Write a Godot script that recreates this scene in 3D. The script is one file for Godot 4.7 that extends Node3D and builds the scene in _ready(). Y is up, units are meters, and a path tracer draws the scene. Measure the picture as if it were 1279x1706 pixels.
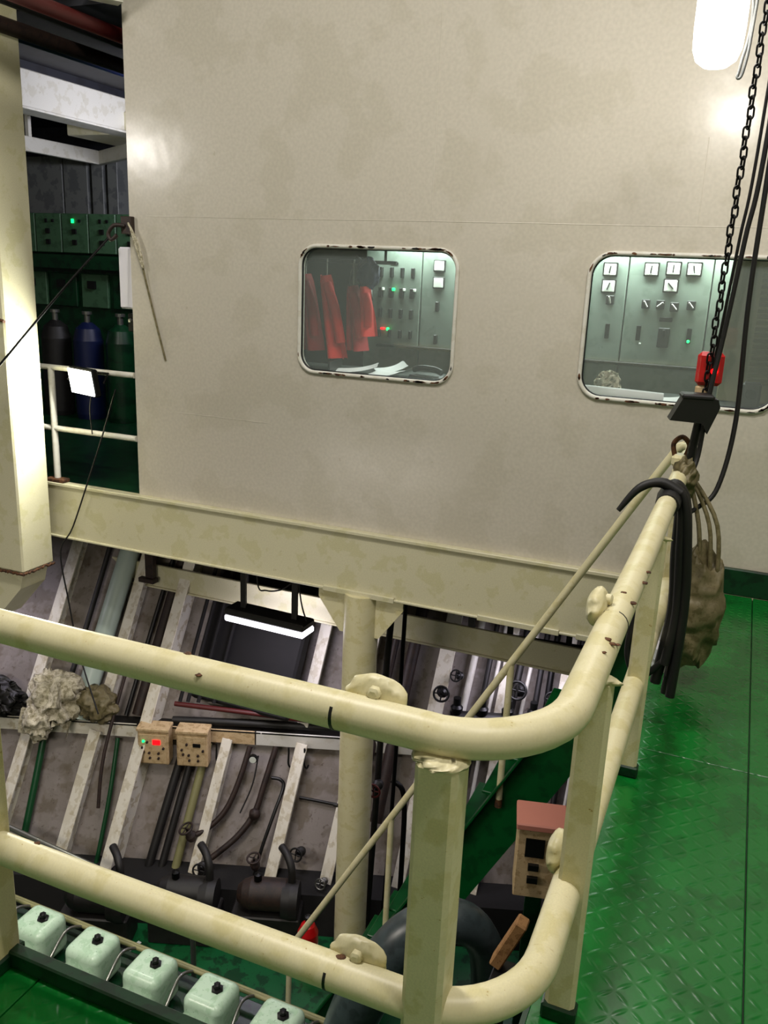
extends Node3D
# A ship's engine room seen from a green upper platform: the control room wall with two windows,
# a guard rail corner in front, the hull side with its frames in the space below.
const W := -4.782          # plane of the control room wall
const LOW := -3.3          # lower engine room floor
var M := {}
var used := {}
var rng := RandomNumberGenerator.new()

# ---------------------------------------------------------------- mesh helpers
func mb() -> SurfaceTool:
	var s := SurfaceTool.new()
	s.begin(Mesh.PRIMITIVE_TRIANGLES)
	return s

func tri(s: SurfaceTool, a: Vector3, b: Vector3, c: Vector3, na: Vector3, nb: Vector3, nc: Vector3) -> void:
	var g := (b - a).cross(c - a)
	if g.dot(na + nb + nc) > 0.0:
		var t := b; b = c; c = t
		var tn := nb; nb = nc; nc = tn
	s.set_normal(na); s.add_vertex(a)
	s.set_normal(nb); s.add_vertex(b)
	s.set_normal(nc); s.add_vertex(c)

func flat(s: SurfaceTool, p: Array, ref: Vector3) -> void:
	var n: Vector3 = (p[1] - p[0]).cross(p[2] - p[0]).normalized()
	if n.dot(ref) < 0.0: n = -n
	for i in range(1, p.size() - 1):
		tri(s, p[0], p[i], p[i + 1], n, n, n)

func box(s: SurfaceTool, c: Vector3, size: Vector3, ch := 0.0, b := Basis.IDENTITY) -> void:
	var h := size * 0.5
	if ch <= 0.0:
		for ax in 3:
			for sg in [-1.0, 1.0]:
				var p := []
				for k in [[-1.0, -1.0], [1.0, -1.0], [1.0, 1.0], [-1.0, 1.0]]:
					var v := Vector3.ZERO
					v[ax] = sg * h[ax]; v[(ax + 1) % 3] = k[0] * h[(ax + 1) % 3]; v[(ax + 2) % 3] = k[1] * h[(ax + 2) % 3]
					p.append(c + b * v)
				var r := Vector3.ZERO; r[ax] = sg
				flat(s, p, b * r)
		return
	ch = minf(ch, minf(h.x, minf(h.y, h.z)) * 0.9)
	var face := func(ax: int, sg: Array) -> Vector3:
		var v := Vector3(sg[0] * (h.x - ch), sg[1] * (h.y - ch), sg[2] * (h.z - ch))
		v[ax] = sg[ax] * h[ax]
		return c + b * v
	for ax in 3:
		var u := (ax + 1) % 3
		var w := (ax + 2) % 3
		for sg in [-1.0, 1.0]:
			var p := []
			for k in [[-1.0, -1.0], [1.0, -1.0], [1.0, 1.0], [-1.0, 1.0]]:
				var q := [0.0, 0.0, 0.0]; q[ax] = sg; q[u] = k[0]; q[w] = k[1]
				p.append(face.call(ax, q))
			var r := Vector3.ZERO; r[ax] = sg
			flat(s, p, b * r)
		for su in [-1.0, 1.0]:
			for sw in [-1.0, 1.0]:
				var q1 := [0.0, 0.0, 0.0]; q1[ax] = -1.0; q1[u] = su; q1[w] = sw
				var q2 := [0.0, 0.0, 0.0]; q2[ax] = 1.0; q2[u] = su; q2[w] = sw
				var r := Vector3.ZERO; r[u] = su; r[w] = sw
				flat(s, [face.call(u, q1), face.call(u, q2), face.call(w, q2), face.call(w, q1)], b * r)
	for sx in [-1.0, 1.0]:
		for sy in [-1.0, 1.0]:
			for sz in [-1.0, 1.0]:
				var q := [sx, sy, sz]
				flat(s, [face.call(0, q), face.call(1, q), face.call(2, q)], b * Vector3(sx, sy, sz))

func rbox(s: SurfaceTool, c: Vector3, size: Vector3, r: float, b := Basis.IDENTITY, k := 4) -> void:
	# box with round edges and corners
	var core := size * .5 - Vector3.ONE * r
	var us := []
	for q in 4:
		for i in k + 1: us.append([deg_to_rad(90.0 * q + 90.0 * i / k), deg_to_rad(90.0 * q + 45.0)])
	us.append([TAU, deg_to_rad(45.0)])
	var vs := []
	for q in 2:
		for i in k + 1: vs.append([deg_to_rad(90.0 * q + 90.0 * i / k), 1.0 if q == 0 else -1.0])
	var pt := func(u: Array, v: Array) -> Array:
		var d := Vector3(sin(v[0]) * cos(u[0]), cos(v[0]), sin(v[0]) * sin(u[0]))
		var sg := Vector3(signf(cos(u[1])), v[1], signf(sin(u[1])))
		return [c + b * (sg * core + d * r), b * d]
	for i in us.size() - 1:
		for j in vs.size() - 1:
			var A: Array = pt.call(us[i], vs[j]); var B: Array = pt.call(us[i + 1], vs[j])
			var C: Array = pt.call(us[i + 1], vs[j + 1]); var D: Array = pt.call(us[i], vs[j + 1])
			tri(s, A[0], B[0], C[0], A[1], B[1], C[1])
			tri(s, A[0], C[0], D[0], A[1], C[1], D[1])
	for sg in [1.0, -1.0]:
		var top := []
		for q in [[1, 1], [-1, 1], [-1, -1], [1, -1]]: top.append(c + b * Vector3(q[0] * core.x, sg * size.y * .5, q[1] * core.z))
		flat(s, top, b * Vector3(0, sg, 0))

func smooth(pts: Array, n := 6, closed := false) -> Array:
	var out := []
	var m := pts.size()
	var segs := m if closed else m - 1
	for i in segs:
		var p0: Vector3 = pts[(i - 1 + m) % m] if closed or i > 0 else pts[0]
		var p1: Vector3 = pts[i]
		var p2: Vector3 = pts[(i + 1) % m]
		var p3: Vector3 = pts[(i + 2) % m] if closed or i + 2 < m else pts[m - 1]
		for k in n:
			out.append(p1.cubic_interpolate(p2, p0, p3, float(k) / n))
	if not closed: out.append(pts[m - 1])
	return out

func tube(s: SurfaceTool, pts: Array, r, seg := 12, closed := false) -> void:
	var n := pts.size()
	var rings := []
	var norms := []
	var up := Vector3.ZERO
	for i in n:
		var t: Vector3
		if closed: t = (pts[(i + 1) % n] - pts[(i - 1 + n) % n]).normalized()
		else: t = (pts[mini(i + 1, n - 1)] - pts[maxi(i - 1, 0)]).normalized()
		if i == 0:
			up = Vector3.UP if absf(t.y) < 0.9 else Vector3.RIGHT
		up = (up - t * up.dot(t)).normalized()
		var side := t.cross(up).normalized()
		var rr: float = r[i] if r is Array else r
		var ring := []
		var nn := []
		for k in seg:
			var a := TAU * k / seg
			var d := up * cos(a) + side * sin(a)
			nn.append(d); ring.append(pts[i] + d * rr)
		rings.append(ring); norms.append(nn)
	var off := 0
	if closed:
		# match the last ring to the first
		var best := 1e9
		for o in seg:
			var dd: float = rings[n - 1][0].distance_to(rings[0][o])
			if dd < best: best = dd; off = o
	for i in (n if closed else n - 1):
		var j := (i + 1) % n
		var o := off if closed and j == 0 else 0
		for k in seg:
			var k2 := (k + 1) % seg
			var a: Vector3 = rings[i][k]; var b: Vector3 = rings[i][k2]
			var c: Vector3 = rings[j][(k2 + o) % seg]; var d: Vector3 = rings[j][(k + o) % seg]
			tri(s, a, b, c, norms[i][k], norms[i][k2], norms[j][(k2 + o) % seg])
			tri(s, a, c, d, norms[i][k], norms[j][(k2 + o) % seg], norms[j][(k + o) % seg])
	if not closed:
		flat(s, rings[0], pts[0] - pts[1])
		flat(s, rings[n - 1], pts[n - 1] - pts[n - 2])

func rod(s: SurfaceTool, a: Vector3, b: Vector3, r: float, seg := 12) -> void:
	tube(s, [a, b], r, seg)

func lathe(s: SurfaceTool, prof: Array, at: Vector3, b := Basis.IDENTITY, seg := 20) -> void:
	# prof: Vector2(radius, height) from bottom to top
	for i in prof.size() - 1:
		var p: Vector2 = prof[i]
		var q: Vector2 = prof[i + 1]
		if p.distance_to(q) < 1e-6: continue
		var nn := Vector2(q.y - p.y, p.x - q.x).normalized()
		for k in seg:
			var a0 := TAU * k / seg
			var a1 := TAU * (k + 1) / seg
			var d0 := Vector3(cos(a0), 0, sin(a0)); var d1 := Vector3(cos(a1), 0, sin(a1))
			var n0 := b * (d0 * nn.x + Vector3.UP * nn.y); var n1 := b * (d1 * nn.x + Vector3.UP * nn.y)
			var A := at + b * (d0 * p.x + Vector3.UP * p.y); var B := at + b * (d1 * p.x + Vector3.UP * p.y)
			var C := at + b * (d1 * q.x + Vector3.UP * q.y); var D := at + b * (d0 * q.x + Vector3.UP * q.y)
			if p.x > 1e-5: tri(s, A, B, C, n0, n1, n1)
			if q.x > 1e-5: tri(s, A, C, D, n0, n1, n0)

func prism(s: SurfaceTool, poly: Array, depth: float, at: Vector3, b := Basis.IDENTITY) -> void:
	var pp := PackedVector2Array(poly)
	var idx := Geometry2D.triangulate_polygon(pp)
	var n := b.z.normalized()
	for sg in [-0.5, 0.5]:
		for i in range(0, idx.size(), 3):
			var q := []
			for k in 3: q.append(at + b * Vector3(pp[idx[i + k]].x, pp[idx[i + k]].y, depth * sg))
			tri(s, q[0], q[1], q[2], n * sg, n * sg, n * sg)
	var cw := Geometry2D.is_polygon_clockwise(pp)
	for i in pp.size():
		var a := pp[i]; var c := pp[(i + 1) % pp.size()]
		var d := c - a
		var o := Vector2(d.y, -d.x)
		if cw: o = -o
		flat(s, [at + b * Vector3(a.x, a.y, -depth / 2), at + b * Vector3(c.x, c.y, -depth / 2), at + b * Vector3(c.x, c.y, depth / 2), at + b * Vector3(a.x, a.y, depth / 2)], b * Vector3(o.x, o.y, 0))

func blob(s: SurfaceTool, c: Vector3, rad: Vector3, amp: float, freq: float, sd: int, nu := 36, nv := 22, b := Basis.IDENTITY) -> void:
	var nz := FastNoiseLite.new(); nz.seed = sd; nz.frequency = freq; nz.noise_type = FastNoiseLite.TYPE_SIMPLEX; nz.fractal_octaves = 2
	var f := func(u: float, v: float) -> Vector3:
		var d := Vector3(sin(v) * cos(u), cos(v), sin(v) * sin(u))
		var k := 1.0 + amp * (1.0 - 2.2 * absf(nz.get_noise_3d(d.x * rad.x, d.y * rad.y, d.z * rad.z)))
		return c + b * (d * rad * k)
	for i in nu:
		for j in nv:
			var q := []
			var nn := []
			for k in [[0, 0], [1, 0], [1, 1], [0, 1]]:
				var u: float = TAU * (i + k[0]) / nu
				var v: float = PI * clampf(float(j + k[1]) / nv, 0.004, 0.996)
				var p: Vector3 = f.call(u, v)
				var n: Vector3 = ((f.call(u + 0.02, v) as Vector3) - p).cross((f.call(u, v + 0.02) as Vector3) - p).normalized()
				if n.dot(p - c) < 0.0: n = -n
				q.append(p); nn.append(n)
			tri(s, q[0], q[1], q[2], nn[0], nn[1], nn[2])
			tri(s, q[0], q[2], q[3], nn[0], nn[2], nn[3])

func sheet(s: SurfaceTool, f: Callable, nu: int, nv: int, th: float) -> void:
	# a thin bent sheet with real thickness; f(u, v) gives its middle
	var nor := func(u: float, v: float) -> Vector3:
		var p: Vector3 = f.call(u, v)
		var e := 0.01 if u < 0.98 else -0.01
		var g := 0.01 if v < 0.98 else -0.01
		return (((f.call(u + e, v) as Vector3) - p) / e).cross(((f.call(u, v + g) as Vector3) - p) / g).normalized()
	for sg in [-1.0, 1.0]:
		for i in nu:
			for j in nv:
				var q := []
				var nn := []
				for k in [[0, 0], [1, 0], [1, 1], [0, 1]]:
					var u := float(i + k[0]) / nu
					var v := float(j + k[1]) / nv
					var n: Vector3 = nor.call(u, v) * sg
					q.append((f.call(u, v) as Vector3) + n * th * 0.5); nn.append(n)
				tri(s, q[0], q[1], q[2], nn[0], nn[1], nn[2])
				tri(s, q[0], q[2], q[3], nn[0], nn[2], nn[3])

func rrect(x0: float, y0: float, x1: float, y1: float, r: float, k := 8) -> Array:
	var out := []
	var cs := [[x1 - r, y1 - r, 0.0], [x0 + r, y1 - r, 90.0], [x0 + r, y0 + r, 180.0], [x1 - r, y0 + r, 270.0]]
	for c in cs:
		for i in k + 1:
			var a := deg_to_rad(c[2] + 90.0 * i / k)
			out.append(Vector2(c[0] + r * cos(a), c[1] + r * sin(a)))
	return out

func holed(s: SurfaceTool, cell: Rect2, hole: Array, k: int, z0: float, z1: float) -> void:
	var oc := [cell.end, Vector2(cell.position.x, cell.end.y), cell.position, Vector2(cell.end.x, cell.position.y)]
	for zz in [[z0, Vector3(0, 0, -1)], [z1, Vector3(0, 0, 1)]]:
		var v3 := func(p: Vector2) -> Vector3: return Vector3(p.x, p.y, zz[0])
		for c in 4:
			for i in k:
				flat(s, [v3.call(oc[c]), v3.call(hole[c * (k + 1) + i]), v3.call(hole[c * (k + 1) + i + 1])], zz[1])
			var e: Vector2 = hole[c * (k + 1) + k]
			var f: Vector2 = hole[((c + 1) % 4) * (k + 1)]
			flat(s, [v3.call(oc[c]), v3.call(e), v3.call(f), v3.call(oc[(c + 1) % 4])], zz[1])
	var mid := cell.get_center()
	for i in hole.size():
		var a: Vector2 = hole[i]
		var b: Vector2 = hole[(i + 1) % hole.size()]
		if a.distance_to(b) < 1e-5: continue
		flat(s, [Vector3(a.x, a.y, z0), Vector3(b.x, b.y, z0), Vector3(b.x, b.y, z1), Vector3(a.x, a.y, z1)], Vector3(mid.x - a.x, mid.y - a.y, 0))

# ---------------------------------------------------------------- object helpers
func numbered(called: String) -> String:
	if not used.has(called):
		used[called] = 0
		return called
	used[called] += 1
	return "%s_%03d" % [called, used[called]]

func obj(called: String, s: SurfaceTool, m: Material, parent: Node = self) -> MeshInstance3D:
	var o := MeshInstance3D.new()
	o.mesh = s.commit()
	o.material_override = m
	o.name = numbered(called) if parent == self else called
	parent.add_child(o, true)
	return o

func inst(called: String, mesh: Mesh, m: Material, xf: Transform3D, parent: Node) -> MeshInstance3D:
	var o := MeshInstance3D.new()
	o.mesh = mesh; o.material_override = m; o.name = called
	parent.add_child(o, true)
	o.transform = xf
	return o

func tag(o: Node, label: String, category := "", group := "", kind := "") -> Node:
	o.set_meta("label", label)
	if category != "": o.set_meta("category", category)
	if group != "": o.set_meta("group", group)
	if kind != "": o.set_meta("kind", kind)
	return o

func thing(called: String, label: String, category: String, at := Vector3.ZERO, turn := 0.0, group := "") -> Node3D:
	var o := Node3D.new()
	o.name = numbered(called)
	add_child(o)
	o.position = at; o.rotation.y = turn
	tag(o, label, category, group)
	return o

func structure(called: String, label: String) -> Node3D:
	var o := Node3D.new()
	o.name = numbered(called)
	add_child(o)
	tag(o, label, "", "", "structure")
	return o

# ---------------------------------------------------------------- materials
func noise_bytes(sd: int, freq: float, size: int, oct := 4) -> PackedByteArray:
	var n := FastNoiseLite.new()
	n.seed = sd; n.frequency = freq; n.noise_type = FastNoiseLite.TYPE_SIMPLEX_SMOOTH; n.fractal_octaves = oct
	var im := n.get_seamless_image(size, size)
	im.convert(Image.FORMAT_L8)
	return im.get_data()

func plain(c: Color, rough := 0.5, metal := 0.0) -> StandardMaterial3D:
	var m := StandardMaterial3D.new()
	m.albedo_color = c; m.roughness = rough; m.metallic = metal
	return m

func glow(c: Color, e: float) -> StandardMaterial3D:
	var m := plain(c, 0.4)
	m.emission_enabled = true; m.emission = c; m.emission_energy_multiplier = e
	return m

# painted or dirty surface: base colour with grain, patches of a second and specks of a third colour
func paint(base: Color, dirt: Color, lim: float, speck: Color, slim: float, rough: float, metres: float, sd: int, size := 512, world := true) -> StandardMaterial3D:
	var a := noise_bytes(sd, 0.012, size)
	var b := noise_bytes(sd + 7, 0.05, size)
	var g := noise_bytes(sd + 13, 0.25, size, 2)
	var out := PackedByteArray(); out.resize(size * size * 3)
	for i in size * size:
		var k := smoothstep(lim, lim + 0.16, a[i] / 255.0 + (b[i] / 255.0 - 0.5) * 0.25)
		var c := base.lerp(dirt, k)
		var q := smoothstep(slim, slim + 0.05, b[i] / 255.0 * 0.75 + g[i] / 255.0 * 0.25)
		c = c.lerp(speck, q)
		var gr := 1.0 + (g[i] / 255.0 - 0.5) * 0.07
		out[i * 3] = int(clampf(c.r * gr, 0, 1) * 255); out[i * 3 + 1] = int(clampf(c.g * gr, 0, 1) * 255); out[i * 3 + 2] = int(clampf(c.b * gr, 0, 1) * 255)
	var m := StandardMaterial3D.new()
	m.albedo_texture = ImageTexture.create_from_image(Image.create_from_data(size, size, false, Image.FORMAT_RGB8, out))
	m.uv1_triplanar = true
	m.uv1_world_triplanar = world
	m.uv1_scale = Vector3.ONE / metres
	m.roughness = rough
	return m

func tread_normal() -> ImageTexture:
	# raised lozenges of a chequered plate
	var n := 512
	var im := Image.create(n, n, false, Image.FORMAT_RGB8)
	for y in n:
		for x in n:
			var cx := int(x / 16.0); var cy := int(y / 16.0)
			var u := fmod(x, 16.0) - 8.0; var v := fmod(y, 16.0) - 8.0
			var a := PI / 4 if (cx + cy) % 2 == 0 else -PI / 4
			var p := Vector2(u, v).rotated(a)
			var d := sqrt(pow(p.x / 7.0, 2) + pow(p.y / 2.2, 2))
			var h := clampf(1.3 - d, 0, 1)
			im.set_pixel(x, y, Color(h, h, h))
	im.bump_map_to_normal_map(2.0)
	return ImageTexture.create_from_image(im)

func peel_normal() -> ImageTexture:
	var d := noise_bytes(91, 0.03, 256, 3)
	var im := Image.create_from_data(256, 256, false, Image.FORMAT_L8, d)
	im.convert(Image.FORMAT_RGB8)
	im.bump_map_to_normal_map(3.0)
	return ImageTexture.create_from_image(im)

func make_materials() -> void:
	var peel := peel_normal()
	M.wall = paint(Color(.78, .755, .70), Color(.76, .735, .675), .5, Color(.70, .67, .60), .84, .25, 3.3, 1)
	M.cream = paint(Color(.80, .78, .66), Color(.77, .75, .60), .55, Color(.6, .52, .32), .84, .36, 1.3, 5)
	M.rail = paint(Color(.84, .81, .66), Color(.80, .765, .58), .55, Color(.6, .5, .26), .80, .42, .7, 9)
	M.white = paint(Color(.84, .83, .79), Color(.80, .785, .73), .55, Color(.5, .42, .32), .82, .45, .9, 15)
	M.hull = paint(Color(.52, .49, .47), Color(.40, .36, .31), .50, Color(.24, .18, .13), .74, .6, 1.6, 19)
	M.frame = paint(Color(.86, .84, .78), Color(.74, .70, .60), .56, Color(.45, .36, .26), .80, .5, .7, 23)
	M.green = paint(Color(.03, .41, .14), Color(.025, .36, .12), .5, Color(.05, .38, .17), .78, .26, 1.3, 29)
	M.green_low = paint(Color(.05, .33, .17), Color(.03, .22, .11), .5, Color(.03, .1, .06), .72, .3, 1.0, 31)
	M.dark_green = paint(Color(.02, .20, .10), Color(.015, .14, .07), .5, Color(.02, .06, .04), .75, .35, .8, 37)
	M.mint = paint(Color(.70, .80, .71), Color(.63, .75, .64), .55, Color(.2, .32, .22), .76, .3, .5, 41)
	M.board = paint(Color(.48, .53, .49), Color(.44, .49, .45), .55, Color(.3, .36, .32), .82, .42, 1.2, 43)
	M.mcc = paint(Color(.25, .38, .27), Color(.21, .33, .23), .55, Color(.1, .2, .14), .8, .45, .9, 47)
	M.grey = paint(Color(.42, .43, .42), Color(.35, .36, .36), .5, Color(.22, .22, .22), .78, .5, 1.3, 53)
	M.duct = paint(Color(.23, .27, .28), Color(.18, .21, .22), .5, Color(.1, .1, .1), .78, .35, .8, 59)
	M.blackish = paint(Color(.09, .085, .08), Color(.06, .05, .045), .5, Color(.16, .11, .08), .72, .55, .7, 61)
	M.brown = paint(Color(.17, .115, .09), Color(.11, .07, .055), .5, Color(.28, .16, .1), .7, .6, .5, 67)
	M.rust = paint(Color(.38, .24, .13), Color(.24, .14, .08), .48, Color(.12, .08, .05), .7, .8, .3, 71)
	M.beige = paint(Color(.80, .70, .54), Color(.70, .59, .43), .52, Color(.3, .2, .12), .74, .5, .4, 73)
	M.rag = paint(Color(.78, .75, .66), Color(.55, .52, .42), .48, Color(.25, .25, .18), .68, .95, .3, 79)
	M.sack = paint(Color(.47, .43, .31), Color(.36, .33, .2), .5, Color(.24, .2, .13), .72, .55, .3, 83)
	M.wood = paint(Color(.66, .49, .31), Color(.56, .4, .24), .5, Color(.25, .14, .07), .72, .7, .25, 89)
	M.dark_paint = paint(Color(.10, .105, .14), Color(.07, .07, .10), .5, Color(.14, .1, .1), .75, .6, 1.2, 97)
	for k in ["wall", "cream", "rail", "white", "hull", "frame", "mint", "duct", "board"]:
		M[k].normal_enabled = true; M[k].normal_texture = peel; M[k].normal_scale = 0.06
	M.green.normal_enabled = true
	M.green.normal_texture = tread_normal()
	M.green.normal_scale = 0.2
	M.dark_fill = paint(Color(.05, .04, .036), Color(.035, .028, .025), .5, Color(.1, .07, .055), .76, .85, .9, 101)  # near-black, stands in for darkness at hull foot and in one bay
	M.green_gloss = paint(Color(.02, .29, .12), Color(.018, .24, .10), .5, Color(.03, .2, .09), .8, .3, .9, 107)
	M.black = plain(Color(.02, .02, .022), .45)
	M.rubber = plain(Color(.025, .023, .025), .55)
	M.steel = plain(Color(.55, .55, .53), .35, .9)
	M.dark_steel = plain(Color(.11, .11, .11), .4, .8)
	M.pale_pipe = plain(Color(.66, .72, .68), .4)
	M.green_pipe = plain(Color(.03, .25, .12), .4)
	M.red_pipe = plain(Color(.3, .06, .06), .5)
	M.red = plain(Color(.72, .035, .05), .4)
	M.orange = plain(Color(.86, .12, .07), .75)
	M.crimson = plain(Color(.62, .04, .08), .75)
	M.navy = plain(Color(.05, .09, .25), .7)
	M.blue = plain(Color(.05, .09, .24), .4)
	M.paper = plain(Color(.82, .83, .82), .8)
	M.white_box = plain(Color(.86, .85, .88), .45)
	M.pink = plain(Color(.72, .46, .40), .6)
	M.dial = plain(Color(.86, .88, .84), .35)
	M.olive = plain(Color(.50, .49, .33), .5)
	M.desk = plain(Color(.2, .22, .21), .4)
	M.glass = plain(Color(.85, .92, .9, .07), .04)
	M.glass.transparency = BaseMaterial3D.TRANSPARENCY_ALPHA
	M.tube_glow = glow(Color(.97, .95, 1.0), 2.5)
	M.lamp_glow = glow(Color(1, .985, .96), 3.0)
	M.flood_glow = glow(Color(1, 1, .97), 6.0)
	M.led_green = glow(Color(.05, 1, .45), 2.2)
	M.led_red = glow(Color(1, .03, .06), 2.2)

# a point on the sloping hull side, off metres in front of the plating
func hull(x: float, y: float, off := 0.0) -> Vector3:
	return Vector3(x, y, -5.12 - .363 * (x + 4.186) - .55 * (y + 2.1) + off)

# ---------------------------------------------------------------- scene
func _ready() -> void:
	rng.seed = 4242
	var cam := Camera3D.new()
	cam.name = "camera"
	cam.position = Vector3(0, 1.6, 0)
	cam.rotation_degrees = Vector3(-15.6, 22.3, 2.43)
	cam.fov = 61.63
	cam.near = 0.05
	add_child(cam)
	cam.current = true
	var env := Environment.new()
	env.background_mode = Environment.BG_COLOR
	env.background_color = Color(0.01, 0.01, 0.012)
	env.tonemap_mode = Environment.TONE_MAPPER_LINEAR
	env.tonemap_exposure = 1.34
	env.sdfgi_enabled = true; env.ssao_enabled = true; env.ssil_enabled = true
	var we := WorldEnvironment.new()
	we.name = "environment"
	we.environment = env
	add_child(we)
	make_materials()
	ceiling_lamp(Vector3(-1.9, 5.1, -1.9), 11.0, "white fluorescent ceiling lamp above the open well")
	ceiling_lamp(Vector3(0.9, 5.1, -0.8), 7.5, "white fluorescent ceiling lamp above the green platform")

	build_shell()
	build_control_room_wall()
	build_control_room_inside()
	build_left_gap()
	build_platform()
	build_guard_rail()
	build_stair()
	build_below()
	build_hull_gear()
	build_engine()
	build_under_platform()
	build_hoist()
	build_wall_lamp()

func area(parent: Node, at: Vector3, size: Vector2, e: float, col: Color, b: Basis) -> void:
	var l := AreaLight3D.new()
	l.name = "light"
	l.area_size = size
	l.light_energy = e; l.light_color = col
	l.shadow_enabled = true
	l.area_range = 30.0
	parent.add_child(l, true)
	l.position = at
	l.basis = b

func ceiling_lamp(at: Vector3, e: float, label: String) -> void:
	var t := thing("ceiling_lamp", label, "lamp", at, 0.0, "ceiling lamps")
	var s := mb(); box(s, Vector3(0, .06, 0), Vector3(1.3, .06, .3), .01); obj("housing", s, M.white_box, t)
	s = mb(); box(s, Vector3(0, .015, 0), Vector3(1.2, .03, .22), .008); obj("diffuser", s, M.tube_glow, t)
	area(t, Vector3(0, -.02, 0), Vector2(1.2, .22), e, Color(1, .975, .94), Basis(Vector3.RIGHT, -PI / 2))

func slab(called: String, a: Vector3, b: Vector3, m: Material, parent: Node, ch := 0.0) -> MeshInstance3D:
	var s := mb()
	box(s, (a + b) * .5, (b - a).abs(), ch)
	return obj(called, s, m, parent)

# ---- the big enclosing surfaces
func build_shell() -> void:
	var n := structure("ceiling", "dark blue painted deckhead above the well and platform")
	slab("plate", Vector3(-10, 5.2, -9), Vector3(3.1, 5.3, 2.6), M.grey, n)
	# lower deckhead over the passage left of the control room
	slab("passage_plate", Vector3(-10, 3.16, -9), Vector3(-3.84, 3.22, W - .1), M.dark_paint, n)
	n = structure("wall_left", "painted steel side wall far left of the well")
	slab("plate", Vector3(-10.1, LOW - .1, -9), Vector3(-10, 5.3, 2.6), M.grey, n)
	n = structure("wall_right", "painted steel wall right of the platform")
	slab("plate", Vector3(3.0, LOW - .1, -9), Vector3(3.1, 5.3, 2.6), M.wall, n)
	n = structure("wall_rear", "painted steel wall behind the platform")
	slab("plate", Vector3(-10, LOW - .1, 2.5), Vector3(3.1, 5.3, 2.6), M.wall, n)
	n = structure("wall_back", "grey steel bulkhead far behind the control room and passage")
	slab("plate", Vector3(-10, LOW - .1, -9.1), Vector3(3.1, 5.3, -9.0), M.dark_paint, n)
	n = structure("floor", "green painted steel floor of the lower engine room")
	slab("plate", Vector3(-10, LOW - .1, -9), Vector3(3.1, LOW, 2.6), M.green_low, n)

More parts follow.
